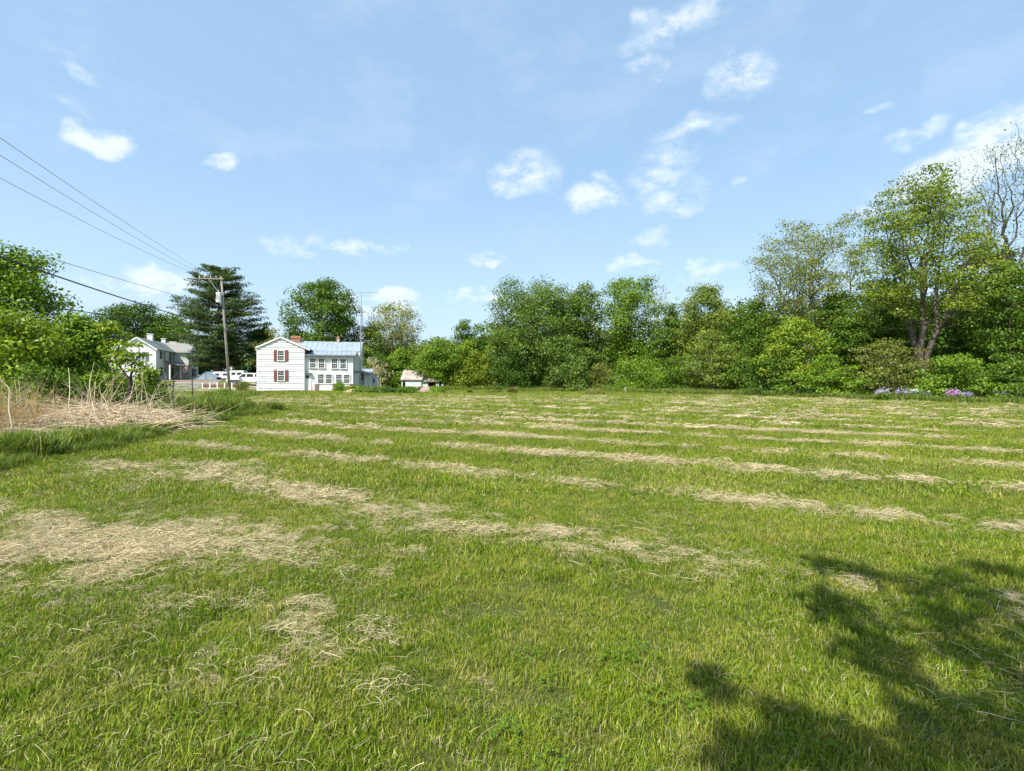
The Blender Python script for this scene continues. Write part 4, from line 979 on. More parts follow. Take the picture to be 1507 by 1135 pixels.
    # rear ell with blue roof
    mb = MB(); U = Plane(fr, (0, 8), (1, 0), (0, -1)); a, b = U.a(526), U.a(548.4); z1, z2 = U.z(540, 551), U.z(540, 543.6)
    mb.slab([(a, 8, z1), (b, 8, z1), (b, 10.2, z2 + .1), (a, 10.2, z2 + .1)], .1); mb.build('rear_roof', M['metalroof'], root)
    mb = MB(); mb.box(a + .1, b - .15, 8.1, 10.1, 0, z1 - .12); mb.build('rear_wall', M['offwhite'], root)
farmhouse()

def well_house():
    Y = 66; X = (549.3 - CX) / F * Y; s = Y / F
    root = tag(empty('outbuilding', (X, Y, 0), R(4)), 'tiny white outbuilding beside the right end of the farmhouse porch', 'shed')
    w = 10.5 * s / 2; h1 = CH + (HY - 554.2) * s; h2 = CH + (HY - 552.2) * s
    mb = MB(); mb.hexa([(-w, 0, .35), (w, 0, .35), (w, 1.2, .35), (-w, 1.2, .35)], [(-w, 0, h2 - .1), (w, 0, h1 - .1), (w, 1.2, h1 - .1), (-w, 1.2, h2 - .1)])
    fr = Frame(X, Y, 0, 4); p = Plane(fr, (0, 0), (1, 0), (0, -1)); lap(mb, p, .35, h1 - .12, .18, .02, lambda z: (-w, w)); mb.box(-w, -w + .4, 0, 1.2, 0, .348); mb.build('wall', M['white'], root)
    mb = MB(); mb.slab([(-w - .1, -.12, h2), (w + .12, -.12, h1), (w + .12, 1.3, h1), (-w - .1, 1.3, h2)], .08); mb.build('roof', M['offwhite'], root)
    mb = MB(); p.box(mb, -.05, .25, .9, 1.5, .02, .05); mb.build('shutter', M['greyshutter'], root)
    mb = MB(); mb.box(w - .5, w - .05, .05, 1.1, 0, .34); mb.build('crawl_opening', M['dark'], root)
well_house()

def shed():
    Y = 70; s = Y / F; fr = Frame((591 - CX) * s, Y, 0, 2)
    root = tag(empty('weathered_shed', (*fr.o[:2], 0), fr.rz), 'small weathered shed with rusty tin roof and peeling pale walls under the leaning tree', 'shed')
    p = Plane(fr, (0, 0), (1, 0), (0, -1)); W = p.a(620.0); zt = p.z(600, 558.4); b = Plane(fr, (0, 2.2), (1, 0), (0, -1)); zr = b.z(600, 544.8)
    da, db = p.a(592.4), p.a(596.6); dz = p.z(594, 560)
    mb = MB(); mb.box(db, W, 0, 4, -.1, zt); mb.box(0, da, 0, 4, -.1, zt); mb.box(da, db, 0, 4, dz, zt); 
    # arched head
    for i in range(4):
        t = i / 4; mb.box(da + (db - da) * t / 8 * 0, da + .02 + .1 * (1 - t), .001, .2, dz - .3 + t * .075, dz - .225 + t * .075)
        mb.box(db - .02 - .1 * (1 - t), db, .001, .2, dz - .3 + t * .075, dz - .225 + t * .075)
    mb.face([(0, 0, zt), (0, 4.2, zt), (0, 2.2, zr)]); mb.face([(W, 0, zt), (W, 2.2, zr), (W, 4.2, zt)])
    mb.build('wall', M['peeling'], root)
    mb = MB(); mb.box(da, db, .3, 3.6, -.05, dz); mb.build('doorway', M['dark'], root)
    mb = MB(); mb.slab([(-.15, -.2, zt - .05), (W + .15, -.2, zt - .05), (W + .15, 2.2, zr), (-.15, 2.2, zr)], .05); mb.slab([(-.15, 2.203, zr), (W + .15, 2.203, zr), (W + .15, 4.4, zt), (-.15, 4.4, zt)], .05)
    roof_seams(mb, (-.1, -.18, zt - .05), (W + .1, -.18, zt - .05), (-.1, 2.18, zr), (W + .1, 2.18, zr), .6)
    mb.build('roof', M['shedroof'], root)
    # lower lean-to
    x2 = p.a(652); zl = p.z(630, 561.5)
    mb = MB(); mb.box(W + .01, p.a(629.5), .2, 3, -.1, zl); mb.box(p.a(643), x2, .2, 3, -.1, zl); mb.box(p.a(629.5), p.a(643), .2, 3, zl - .15, zl); mb.box(p.a(643) - .15, p.a(643) - .002, .15, .3, -.1, zl - .152)
    mb.build('lean_to_wall', M['peeling'], root)
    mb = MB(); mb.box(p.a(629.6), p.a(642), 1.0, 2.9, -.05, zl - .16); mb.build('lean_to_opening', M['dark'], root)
    mb = MB(); mb.slab([(W + .16, -.05, zl + .02), (x2 + .15, -.05, zl + .02), (x2 + .15, 3.2, zl + .5), (W + .16, 3.2, zl + .5)], .05); mb.build('lean_to_roof', M['shedroof'], root)
shed()

def far_house():
    z0 = 1.12; fr = Frame((229.5 - CX) / F * 80, 80, z0, 21)
    root = tag(empty('far_house', fr.o, fr.rz), 'far white two-storey house with grey-green roof, porch and black shutters, left of the pine', 'house')
    A = Plane(fr, (0, 0), (1, 0), (0, -1)); B = Plane(fr, (0, 0), (0, 1), (1, 0))
    aL = A.a(172); aP = A.a(201.5); ze = A.z(229.5, 513.6); zp = A.z(201.5, 497.0); yW = B.a(257.5)
    Yv = Plane(fr, (0, yW), (1, 0), (0, -1)); xw = Yv.a(277.6); G = Plane(fr, (xw, yW), (0, 1), (1, 0)); gw = G.a(291.6); D = yW + gw
    zew = Yv.z(277.6, 518.6)
    slope = (zp - ze) / (0 - aP)
    def xr(z): return (aL, 0) if z < ze else (aP - (zp - z) / slope, -(z - ze) / slope)
    def clampx(z):
        a, b = xr(z); return max(a, aL), b
    mb = MB(); mb.box(aL, 0, 0, D, -.4, ze); mb.face([(aL, 0, ze), (0, 0, ze), (aP, 0, zp)])
    lap(mb, A, .1, zp - .03, .2, .02, clampx); lap(mb, B, .1, ze - .02, .2, .02, lambda z: (0, yW))
    mb.build('wall', M['white'], root)
    # left low wing
    xl = A.a(158); zl = A.z(165, 515.5)
    mb = MB(); mb.box(xl, aL - .01, .4, 6, -.4, zl); mb.build('wall', M['white'], root)
    mb = MB(); mb.slab([(xl - .2, .2, zl), (aL - .012, .2, zl), (aL - .012, 3.2, zl + .9), (xl - .2, 3.2, zl + .9)], .1); mb.build('roof', M['oldroof'], root)
    W0 = Plane(fr, (0, .4), (1, 0), (0, -1)); window(root, W0, W0.a(166.2), W0.a(170.6), W0.z(168, 525.5), W0.z(168, 518.4), 2, 1)
    # cross wing
    mid = gw / 2; zpw = G.z(286, 504.6)
    mb = MB(); mb.box(.01, xw, yW, D, -.4, zew); mb.face([(xw, yW, zew), (xw, D, zew), (xw, yW + mid, zpw)])
    lap(mb, Yv, .1, zew - .02, .2, .02, lambda z: (0, xw)); lap(mb, G, .1, zpw - .05, .2, .02, lambda z: (0, gw) if z < zew else ((z - zew) / (zpw - zew) * mid, gw - (z - zew) / (zpw - zew) * mid))
    mb.build('wall', M['offwhite'], root)
    # roofs
    o = .25; e = .12
    mb = MB(); mb.slab([(aP, -.2, zp + e), (o, -.2, ze - slope * o + e), (o, D, ze - slope * o + e), (aP, D, zp + e)], .12)
    mb.slab([(aL - o, -.2, zp - slope * (aP - aL + o) + e), (aP - .003, -.2, zp + e), (aP - .003, D, zp + e), (aL - o, D, zp - slope * (aP - aL + o) + e)], .12)
    mb.build('roof', M['oldroof'], root)
    mb = MB(); sw = (zpw - zew) / mid
    mb.slab([(aP * .6, yW - .3, zew - sw * .3 + e + .01), (xw + .3, yW - .3, zew - sw * .3 + e + .01), (xw + .3, yW + mid, zpw + e + .01), (aP * .95, yW + mid, zpw + e + .01)], .12)
    mb.slab([(aP * .95, yW + mid + .003, zpw + e + .01), (xw + .3, yW + mid + .003, zpw + e + .01), (xw + .3, D + .3, zew - sw * .3 + e), (aP * .6, D + .3, zew - sw * .3 + e)], .12)
    mb.build('roof', M['rustroof'], root)
    mb = MB()
    for (a, za, b, zb) in ((aL - o, zp - slope * (aP - aL + o), aP, zp), (aP, zp, o, ze - slope * o)):
        mb.hexa([(a, -.26, za - .12), (b, -.26, zb - .12), (b, -.205, zb - .12), (a, -.205, za - .12)], [(a, -.26, za + .12), (b, -.26, zb + .12), (b, -.205, zb + .12), (a, -.205, za + .12)])
    mb.build('barge_board', M['trim'], root)
    # chimneys
    for px, py, s in ((221.5, 491.5, .8), (241, 498.2, .62)):
        Cp = Plane(fr, (aP, 0), (0, 1), (1, 0)); y, z = Cp.loc(px, py); y = min(max(y, 1.0), D - 1)
        mb = MB(); mb.box(aP - s / 2, aP + s / 2, y - s / 2, y + s / 2, zp - .3, z - .12); mb.box(aP - s / 2 - .08, aP + s / 2 + .08, y - s / 2 - .08, y + s / 2 + .08, z - .12, z); mb.build('chimney', M['offwhite'], root)
    # windows
    for a, b in ((194.5, 199.5), (208.5, 213.5)):
        window(root, A, A.a(a), A.a(b), A.z(205, 530), A.z(205, 518.8), 2, 1, M['greyshutter'], .3)
    for a, b, c, d in ((237, 240.2, 517.8, 527.8), (251, 253.6, 520.5, 531), (237.5, 240.5, 541.5, 553)):
        window(root, B, B.a(a), B.a(b), B.z((a + b) / 2, d), B.z((a + b) / 2, c), 2, 1, M['darkshutter'], .55)
    for c, d in ((522, 533), (543.2, 554)):
        window(root, G, G.a(284.0), G.a(286.6), G.z(285, d), G.z(285, c), 2, 1, M['darkshutter'], .55)
    mb = MB(); B.box(mb, B.a(252.8), B.a(254.6), .2, 2.3, .005, .06); mb.build('door', M['dark'], root)
    # porch
    y0 = B.a(240); zt = B.z(246, 531.5); zb = zt - .75; xo = xw + .12
    mb = MB(); mb.slab([(.02, y0, zt), (.02, yW - .02, zt), (xo, yW - .02, zb), (xo, y0, zb)][::-1], .1); mb.build('porch_roof', M['oldroof'], root)
    mb = MB(); mb.box(.03, xo - .1, y0, yW - .03, -.4, .18); mb.build('porch_floor', M['grey'], root)
    Pp = Plane(fr, (xo - .25, 0), (0, 1), (1, 0))
    for px in (250, 266):
        y = Pp.a(px); mb = MB(); mb.box(xo - .35, xo - .17, y - .09, y + .09, .18, zb - .05); mb.build('porch_post', M['trim'], root)
    # flag on a short staff
    Y = Pp.a(266.5); f = tag(empty('flag', (*fr.w(xo - .1, Y), z0 + zb - .1), fr.rz), 'striped red and white flag hanging from the porch of the far house', 'flag')
    mb = MB(); mb.tube([(0, 0, -.5), (.9, .25, .15)], .02, 6); mb.build('staff', M['trim'], f)
    for k in range(9):
        mb = MB(); n = 6
        for i in range(n):
            def P(u, v): return (.05 + .85 * u + .04 * math.sin(u * 9), .25 * u + .05 * math.sin(u * 7 + v), -.45 + .6 * u - v * (.95 + .2 * math.sin(u * 3)))
            u0, u1 = i / n, (i + 1) / n; v0, v1 = k / 9, (k + 1) / 9
            a, b, c, d = map(Vector, (P(u0, v0), P(u1, v0), P(u1, v1), P(u0, v1))); t = Vector((0, .012, 0))
            mb.hexa([a - t, b - t, c - t, d - t], [a + t, b + t, c + t, d + t])
        mb.build('stripe', M['flagred'] if k % 2 == 0 else M['flagwhite'], f)
far_house()

# ------------------------------------------------------------------ pole, wires, antenna
def pole():
    Y = 57; X0 = (338 - CX) / F * Y; X1 = (325.5 - CX) / F * Y; H = CH + (HY - 407.5) / F * Y
    root = tag(empty('utility_pole', (X0, Y, 0)), 'tall leaning wooden utility pole with crossarm and transformer, before the pine', 'utility pole')
    dx = X1 - X0; at = lambda z: (dx * z / H, 0, z)
    mb = MB(); mb.tube([at(-.2), at(H * .5), at(H)], [.155, .13, .10], 12); mb.build('pole', M['wood'], root, True)
    za = H - .28; tx = at(za)[0]
    mb = MB(); mb.hexa([(tx - 2.6, -.2, za + .02), (tx + .35, -.2, za - .06), (tx + .35, -.1, za - .06), (tx - 2.6, -.1, za + .02)], [(tx - 2.6, -.2, za + .14), (tx + .35, -.2, za + .06), (tx + .35, -.1, za + .06), (tx - 2.6, -.1, za + .14)])
    arm = mb.build('crossarm', M['wood'], root)
    mb = MB(); mb.tube([(tx - 1.35, -.15, za + .0), (at(H - 2.3)[0] - .05, -.12, H - 2.35)], .035, 6); mb.build('brace', M['galv'], root)
    ins = []
    for d in (-2.45, -1.85, -1.15):
        mb = MB(); x = tx + d; zb = za + .13; mb.tube([(x, -.15, zb), (x, -.15, zb + .09), (x, -.15, zb + .1), (x, -.15, zb + .17), (x, -.15, zb + .18), (x, -.15, zb + .26)], [.03, .03, .07, .07, .05, .035], 10); mb.build('insulator', M['porcelain'], arm); ins.append((X0 + x, Y - .15, zb + .27))
    # transformer can
    mb = MB(); zt = CH + (HY - 431.5) / F * Y; zb2 = CH + (HY - 446) / F * Y; xc = at(zt)[0] - .22; mb.tube([(xc, -.38, zb2), (xc, -.38, zb2 + .04), (xc, -.38, zt - .08), (xc, -.38, zt)], [.24, .27, .27, .2], 14)
    can = mb.build('transformer', M['trim'], root, False)
    for a in (-.12, .03):
        mb = MB(); mb.tube([(xc + a + .02, -.655, zb2 + .3), (xc + a, -.655, zt - .22)], .028, 6); mb.build('marking_stripe', M['red'], can)
    mb = MB(); mb.tube([(xc, -.38, zt), (xc, -.38, zt + .3)], [.05, .03], 8); mb.build('bushing', M['porcelain'], can)
    mb = MB(); mb.box(xc, xc + .3, -.2, -.12, zt - .3, zt - .22); mb.box(xc, xc + .3, -.2, -.12, zb2 + .2, zb2 + .28); mb.build('bracket', M['galv'], can)
    mb = MB(); mb.tube([(xc + .05, -.5, zt + .3), (tx - .5, -.2, za - .6), (tx - 1.05, -.15, za + .2)], .012, 5); mb.build('lead_wire', M['wire'], root)
    def wire(name, label, p0, px, py, Yp, rad, mat, sag, ext=1.6, bow=0):
        a = Vector(p0); b = Vector(((px - CX) / F * Yp, Yp, CH + (HY - py) / F * Yp)); e = a + (b - a) * ext
        pts = []
        for i in range(49):
            t = i / 48; q = a.lerp(e, t); q.z -= sag * 4 * (t * (1 - t)); 
            tt = t * ext; pts.append(q)
        # keep the pass-through point exact
        tb = 1 / ext; corr = sag * 4 * tb * (1 - tb)
        for i, q in enumerate(pts): q.z += corr * (i / 48 * ext)
        mb = MB(); mb.tube(pts, rad, 6, False); tag(mb.build(name, mat, None, True), label, 'wire')
    wire('power_line', 'thin power line highest of the three running from the crossarm to the upper left', ins[2], 0, 203, 19.5, .011, M['wire'], .5)
    wire('power_line', 'middle one of the three thin lines fanning from the crossarm to the upper left', ins[1], 0, 228.5, 20.5, .011, M['wire'], .55)
    wire('power_line', 'lowest of the three thin lines fanning from the crossarm to the upper left', ins[0], 0, 262, 22, .011, M['wire'], .6)
    z = lambda py: CH + (HY - py) / F * Y
    P = lambda py: (X0 + at(z(py))[0] - .15, Y - .1, z(py))
    wire('secondary_line', 'single thin line from the transformer to the left edge above the thick cable', P(452), 0, 357, 20, .014, M['wire'], .35)
    wire('telephone_cable', 'upper thick black cable drooping across the sky to the left', P(482), 0, 378, 19, .035, M['cable'], .5)
    wire('telephone_cable', 'lower thick black cable passing behind the bushes on the left', P(484.5), 84, 453, 28, .03, M['cable'], .3)
    mb = MB(); h = Vector(((388 - CX) / F * 60, 60, 4.7)); a = Vector(P(470)); mb.tube([a.lerp(h, t / 16) - Vector((0, 0, .9 * 4 * (t / 16) * (1 - t / 16) * .5)) for t in range(17)], .014, 5, False)
    tag(mb.build('service_line', M['wire'], None, True), 'short drooping service line from the utility pole to the near farmhouse', 'wire')
pole()

def antenna():
    Y = 59.5; X = (532 - CX) / F * Y; H = CH + (HY - 430.5) / F * Y
    root = tag(empty('antenna_tower', (X, Y, 0)), 'slim lattice television antenna tower at the right end of the near farmhouse', 'antenna')
    mb = MB(); h1 = H - 1.9; n = 26
    def leg(k, z):
        r = .28 * (1 - z / h1) ** .8 + .08; a = k * 2.094 + .5; return (r * math.cos(a), r * math.sin(a), z)
    for k in range(3): mb.tube([leg(k, h1 * i / 8) for i in range(9)], .032, 5)
    mb.build('mast_legs', M['galv'], root)
    mb = MB()
    for i in range(n):
        z0, z1 = h1 * i / n, h1 * (i + 1) / n
        for k in range(3): mb.tube([leg(k, z0), leg((k + 1) % 3, z1)], .014, 4, False)
    mb.build('bracing', M['galv'], root)
    mb = MB(); mb.tube([(0, 0, h1 - .6), (0, 0, H)], .035, 6); mb.build('mast_pole', M['galv'], root)
    mb = MB(); mb.tube([(-1.4, -.2, H), (1.9, .3, H + .03)], .035, 5); boom = mb.build('boom', M['galv'], root)
    for i in range(11):
        t = i / 10; x = -1.35 + 3.2 * t; l = .45 + .5 * abs(t - .3) + .3 * t; mb = MB(); c = Vector((x, -.2 + .5 * t, H + .03)); d = Vector((-.28, .95, .12)) * l; mb.tube([c - d, c + d], .016, 4, False); mb.build('element', M['galv'], boom)
    for s in (-1, 1):
        mb = MB()
        for y in (-.35, .0, .35): mb.tube([(-.95, y, H + s * .04), (-1.35, y, H + s * .5)], .012, 4, False)
        mb.tube([(-1.2, -.35, H + s * .33), (-1.2, .35, H + s * .33)], .012, 4, False); mb.build('reflector', M['galv'], boom)
antenna()

# ------------------------------------------------------------------ vehicles and yard things
def pickup():
    Y = 70; s = Y / F; X = (366 - CX) * s; z0 = ghf(X, Y) + .05
    root = tag(empty('pickup_truck', (X, Y, z0 + .0), R(8)), 'white pickup truck with cap, parked left of the near farmhouse', 'pickup truck')
    def prof(name, P, y0, y1, mat, par=root, inset=0):
        mb = MB(); n = len(P); mb.v = [(x, y0, z) for x, z in P] + [(x, y1, z) for x, z in P]
        mb.f = [tuple(range(n)), tuple(range(2 * n - 1, n - 1, -1))] + [(i, n + i, n + (i + 1) % n, (i + 1) % n) for i in range(n)]
        o = mb.build(name, mat, par); m = o.modifiers.new('bevel', 'BEVEL'); m.width = .035; m.segments = 2; return o
    # nose to the left
    body = prof('body', [(-2.6, .42), (2.5, .42), (2.55, .6), (2.5, 1.08), (-.9, 1.08), (-1.3, 1.03), (-2.5, .95), (-2.65, .7)], -.92, .92, M['carwhite'])
    cab = prof('cab', [(-1.25, 1.02), (2.46, 1.07), (2.36, 1.62), (1.2, 1.72), (-.35, 1.72), (-.6, 1.64)], -.84, .84, M['carwhite'])
    prof('window', [(-1.0, 1.12), (-.1, 1.14), (-.1, 1.6), (-.5, 1.6)], -.856, .856, M['glass'], cab)
    prof('window', [(.02, 1.14), (.9, 1.14), (.9, 1.6), (.02, 1.6)], -.857, .857, M['glass'], cab)
    prof('window', [(1.1, 1.16), (2.2, 1.16), (2.14, 1.52), (1.1, 1.55)], -.856, .856, M['glass'], cab)
    for x in (-1.7, 1.6):
        for y in (-.82, .82):
            mb = MB(); mb.tube([(x, y - .11, .36), (x, y - .1, .36), (x, y + .1, .36), (x, y + .11, .36)], [.3, .36, .36, .3], 18); w = mb.build('wheel', M['rubber'], root)
            mb = MB(); sg_ = -1 if y < 0 else 1; mb.tube([(x, y + sg_ * .105, .36), (x, y + sg_ * .125, .36)], [.21, .19], 12); mb.build('rim', M['galv'], w)
    for y in (-.7, .7):
        mb = MB(); mb.box(-2.68, -2.62, y - .16, y + .16, .72, .88); mb.build('headlight', M['porcelain'], root)
    mb = MB(); mb.box(-2.74, -2.64, -.9, .9, .42, .58); mb.build('bumper', M['galv'], root)
pickup()
def camper(px, Y, w, h, zl, name, label, col, stripes=True, deg=6):
    s = Y / F; X = (px - CX) * s; z0 = ghf(X, Y); root = tag(empty(name, (X, Y, z0), R(deg)), label, 'trailer'); l = w * s / 2
    mb = MB(); P = [(-l, zl), (l, zl), (l * 1.0, h * .8), (l * .9, h), (-l * .85, h), (-l, h * .75)]; n = len(P)
    mb.v = [(x, -1, z) for x, z in P] + [(x, 1, z) for x, z in P]; mb.f = [tuple(range(n)), tuple(range(2 * n - 1, n - 1, -1))] + [(i, n + i, n + (i + 1) % n, (i + 1) % n) for i in range(n)]
    mb.build('body', M[col], root)
    for x in (-.45, .35):
        mb = MB(); mb.box(l * x - .35, l * x + .35, -1.03, -1.003, h * .55, h * .78); mb.build('window', M['glass'], root)
    mb = MB(); mb.box(-l * .05 - .3, l * .05 + .3, -1.02, -1.002, zl + .1, h * .82); mb.build('door', M['offwhite'], root)
    for x in (-.3, .3):
        mb = MB(); mb.tube([(l * x, -.95, .32), (l * x, -.75, .32)], .32, 14); mb.build('wheel', M['rubber'], root)
camper(330, 86, 26, 1.45, .3, 'camper_trailer', 'white camper trailer glimpsed behind the trunk of the pine', 'carwhite')
camper(351, 82, 20, 1.6, .3, 'camper_trailer', 'white camper trailer between the utility pole and the pickup truck', 'peeling', deg=12)  # shed wall paint reused: its grey puts tree shade into the camper's colour
def tent():
    Y = 84; X = (307 - CX) / F * Y; z0 = ghf(X, Y); root = tag(empty('tarp_shelter', (X, Y, z0), R(15)), 'blue-grey tarp shelter left of the trunk of the pine', 'shelter')
    mb = MB(); mb.slab([(-1.7, -1.5, .2), (0, -1.5, 1.4), (0, 1.5, 1.4), (-1.7, 1.5, .2)], .04); mb.slab([(0.003, -1.5, 1.4), (1.7, -1.5, .5), (1.7, 1.5, .5), (0.003, 1.5, 1.4)], .04); mb.face([(-1.65, -1.45, .1), (1.6, -1.45, .1), (1.6, -1.45, .5), (0, -1.45, 1.34)]); mb.build('canopy', M['tarp'], root)
    for x, h in ((-1.6, .3), (0, 1.35), (1.65, .5)):
        mb = MB(); mb.tube([(x, -1.49, 0), (x, -1.49, h)], .03, 6); mb.build('tent_pole', M['galv'], root)
tent()
def dumpster():
    Y = 66; X = (343.5 - CX) / F * Y; z0 = ghf(X, Y); root = tag(empty('metal_bin', (X, Y, z0 + .1), R(5)), 'dark grey metal bin just right of the utility pole', 'bin')
    mb = MB(); mb.hexa([(-.45, -.4, 0), (.45, -.4, 0), (.45, .4, 0), (-.45, .4, 0)], [(-.52, -.5, .72), (.52, -.5, .72), (.52, .5, .72), (-.52, .5, .72)]); mb.build('body', M['grey'], root)
    mb = MB(); mb.hexa([(-.56, -.55, .724), (.56, -.55, .724), (.56, .55, .724), (-.56, .55, .724)], [(-.5, -.5, .78), (.5, -.5, .78), (.5, .5, .9), (-.5, .5, .9)]); mb.build('lid', M['dark'], root)
dumpster()
def lamp_post():
    Y = 68; X = (340.5 - CX) / F * Y; z0 = ghf(X, Y); root = tag(empty('yard_lamp', (X, Y, z0)), 'black lantern on a slim white post behind the utility pole', 'lamp')
    h = CH + (HY - 538) / F * Y - z0
    mb = MB(); mb.tube([(0, 0, -.1), (0, 0, h - .55)], .045, 8); mb.build('post', M['trim'], root)
    mb = MB(); mb.hexa([(-.09, -.09, h - .55), (.09, -.09, h - .55), (.09, .09, h - .55), (-.09, .09, h - .55)], [(-.15, -.15, h - .2), (.15, -.15, h - .2), (.15, .15, h - .2), (-.15, .15, h - .2)]); mb.build('lantern', M['porcelain'], root)
    mb = MB(); mb.hexa([(-.19, -.19, h - .198), (.19, -.19, h - .198), (.19, .19, h - .198), (-.19, .19, h - .198)], [(-.03, -.03, h), (.03, -.03, h), (.03, .03, h), (-.03, .03, h)]); mb.build('cap', M['dark'], root)
lamp_post()
# clipped brown bush, built as a bush
bush('brown_bush', 'rounded brown clipped bush between the pole and the near farmhouse', 355.5, 58, 561, 15, 'rust', 26, 110, .09, seed=90, sig=.3, prof='column')
def rail_fence():
    root = tag(empty('yard_fence', ((318 - CX) / F * 62, 62, ghf((318 - CX) / F * 62, 62)), R(6)), 'low white post and rail fence with dark boards at the foot of the pine lawn', 'fence')
    for i in range(6):
        mb = MB(); x = -1.6 + i * .88; mb.box(x - .06, x + .06, -.06, .06, -.3, .82); mb.build('post', M['offwhite'], root)
    mb = MB()
    for i in range(5):
        x = -1.6 + i * .88; mb.box(x + .07, x + .81, -.02, .02, .22, .62)
    mb.build('boards', paint('fence_board', (.17, .09, .06), .9), root)
    mb = MB(); mb.box(-1.7, 2.9, -.085, -.063, .10, .17); mb.build('rail', M['offwhite'], root)
rail_fence()
def wire_fence():
    pxs = [(198, 27, 553), (254, 30, 560), (283, 33, 559)]
    pts = [((p - CX) / F * Y, Y, t) for p, Y, t in pxs]
    root = tag(empty('wire_fence', (pts[0][0], pts[0][1], 0)), 'old wire fence on dark leaning posts beside the gravel in front of the far house', 'fence')
    tops = []
    for i, (x, y, t) in enumerate(pts):
        h = CH + (HY - t) / F * y; l = (.02, .12, -.02)[i]; X, Y_ = x - pts[0][0], y - pts[0][1]; mb = MB(); mb.tube([(X - l * .6, Y_, -.1), (X + l * .6, Y_, h)], [.045, .035], 7); mb.build('post', M['darkwood'], root); tops.append((X + l * .6, Y_, h))
    for k, f in enumerate((.96, .72, .45)):
        mb = MB(); mb.tube([(a, b, h * f) for a, b, h in [(tops[0][0] - 4, tops[0][1] - 4, tops[0][2])] + tops + [(tops[2][0] + 3.4, tops[2][1] + 9, 1.2)]], .008, 4, False); mb.build('fence_wire', M['wire'], root)
wire_fence()

# ------------------------------------------------------------------ dry stalks, heaps, mounds, flowers
def stalks(name, label, cat, cx, cy, n, lx, ly, h, lmin, lmax, w, mat, up, seed, kind=None):
    r = np.random.default_rng(seed); k = 5
    a = r.uniform(0, 6.283, n); d = r.uniform(0, 1, n) ** .6; x = d * np.cos(a) * lx; y = d * np.sin(a) * ly
    z = h * np.exp(-(d / .75) ** 2) * r.uniform(0, 1, n) * (1 - up) 
    th = r.normal(-.25, 1.2, n) * np.where(r.uniform(0, 1, n) < .7, .55, 2.2); el = np.where(r.uniform(0, 1, n) < up, r.uniform(.8, 1.45, n), r.normal(.05, .22, n)); l = r.uniform(lmin, lmax, n); fl = r.uniform(0, 1, n) < .5; th = np.where(fl, th, th + math.pi)
    p = np.stack([x, y, z], 1); pts = [p]; bend = r.normal(0, .25, n); eb = -r.uniform(0, .35, n) 
    for j in range(k - 1):
        t2 = th + bend * j * .5; e = el + eb * j * .5; p = p + np.stack([np.cos(t2) * np.cos(e), np.sin(t2) * np.cos(e), np.sin(e)], 1) * (l / (k - 1))[:, None]; pts.append(p)
    pts = np.stack(pts, 1); pts[:, :, 2] = np.maximum(pts[:, :, 2], .02)
    W = w * r.uniform(.5, 1.3, n)
    vs = []
    for j in range(3):
        t = j * 2.094; off = np.stack([-np.sin(th) * np.cos(t), np.cos(th) * np.cos(t), np.full(n, math.sin(t))], 1) * (W / 2)[:, None]; taper = np.linspace(1, .35, k)[None, :, None]
        vs.append(pts + off[:, None] * taper)
    V = np.stack(vs, 2).reshape(-1, 3); q = []; b0 = np.arange(n) * k * 3
    for j in range(k - 1):
        for s in range(3): q.append(np.stack([b0 + 3*j + s, b0 + 3*j + (s+1) % 3, b0 + 3*(j+1) + (s+1) % 3, b0 + 3*(j+1) + s], 1))
    v = r.uniform(0, 1, n); vv = np.tile(v, (k - 1) * 3)
    o = obj(name, npmesh(name, V, [np.concatenate(q)], mat, {'v': vv, 'c': vv}), None, (cx, cy, 0)); return tag(o, label, cat, kind=kind)
M['stalk'] = foliage('dry_stalk', (.60, .50, .37), warm=(1.15, 1.1, 1.0), vr=(.6, 1.4), trans=.12)
M['reed'] = foliage('dry_reed', (.50, .39, .20), warm=(1.1, 1.0, .9), vr=(.55, 1.35), trans=.15)
stalks('dry_stalk_pile', 'broad flattened pile of pale pinkish dry stalks left of the mown field', 'brush pile', -12.5, 14.9, 2300, 2.6, 2.3, .85, .5, 2.0, .019, M['stalk'], .07, 1)
stalks('dry_stalk_pile', 'low thin tail of dry stalks running from the big pile towards the tall grass', 'brush pile', -12.3, 18.6, 900, 1.0, 2.4, .28, .3, .9, .016, M['stalk'], .02, 2)
stalks('dry_reeds', 'standing clump of golden dry reeds at the far left edge', 'reeds', -14.3, 13.4, 1500, 1.5, 1.5, .5, .7, 1.75, .012, M['reed'], .8, 3)
stalks('fallen_branches', 'tangle of bare sloping twigs at the foot of the thin sapling', 'branches', -14.2, 17.8, 110, 1.7, 1.0, .35, .7, 1.9, .020, M['stalk'], .35, 4)
stalks('dry_grass_patch', 'small brownish patch of dead grass right of the tall lush clump', 'dry grass', *ground_px(362, 606), 420, .8, 1.5, .2, .2, .55, .012, M['stalk'], .1, 5)
def dead_stem():
    mb = MB(); mb.tube([(-10.1, 10.0, 0), (-10.9, 10.6, .9), (-11.3, 11, 1.35), (-12.1, 11.4, 1.75)], [.02, .016, .011, .006], 6); mb.tube([(-10.9, 10.6, .9), (-10.8, 10.9, 1.2)], [.014, .006], 5)
    tag(mb.build('dead_stem', M['stalk'], None, True), 'single bent pale dead stem leaning in front of the dry stalk pile', 'stem')
dead_stem()
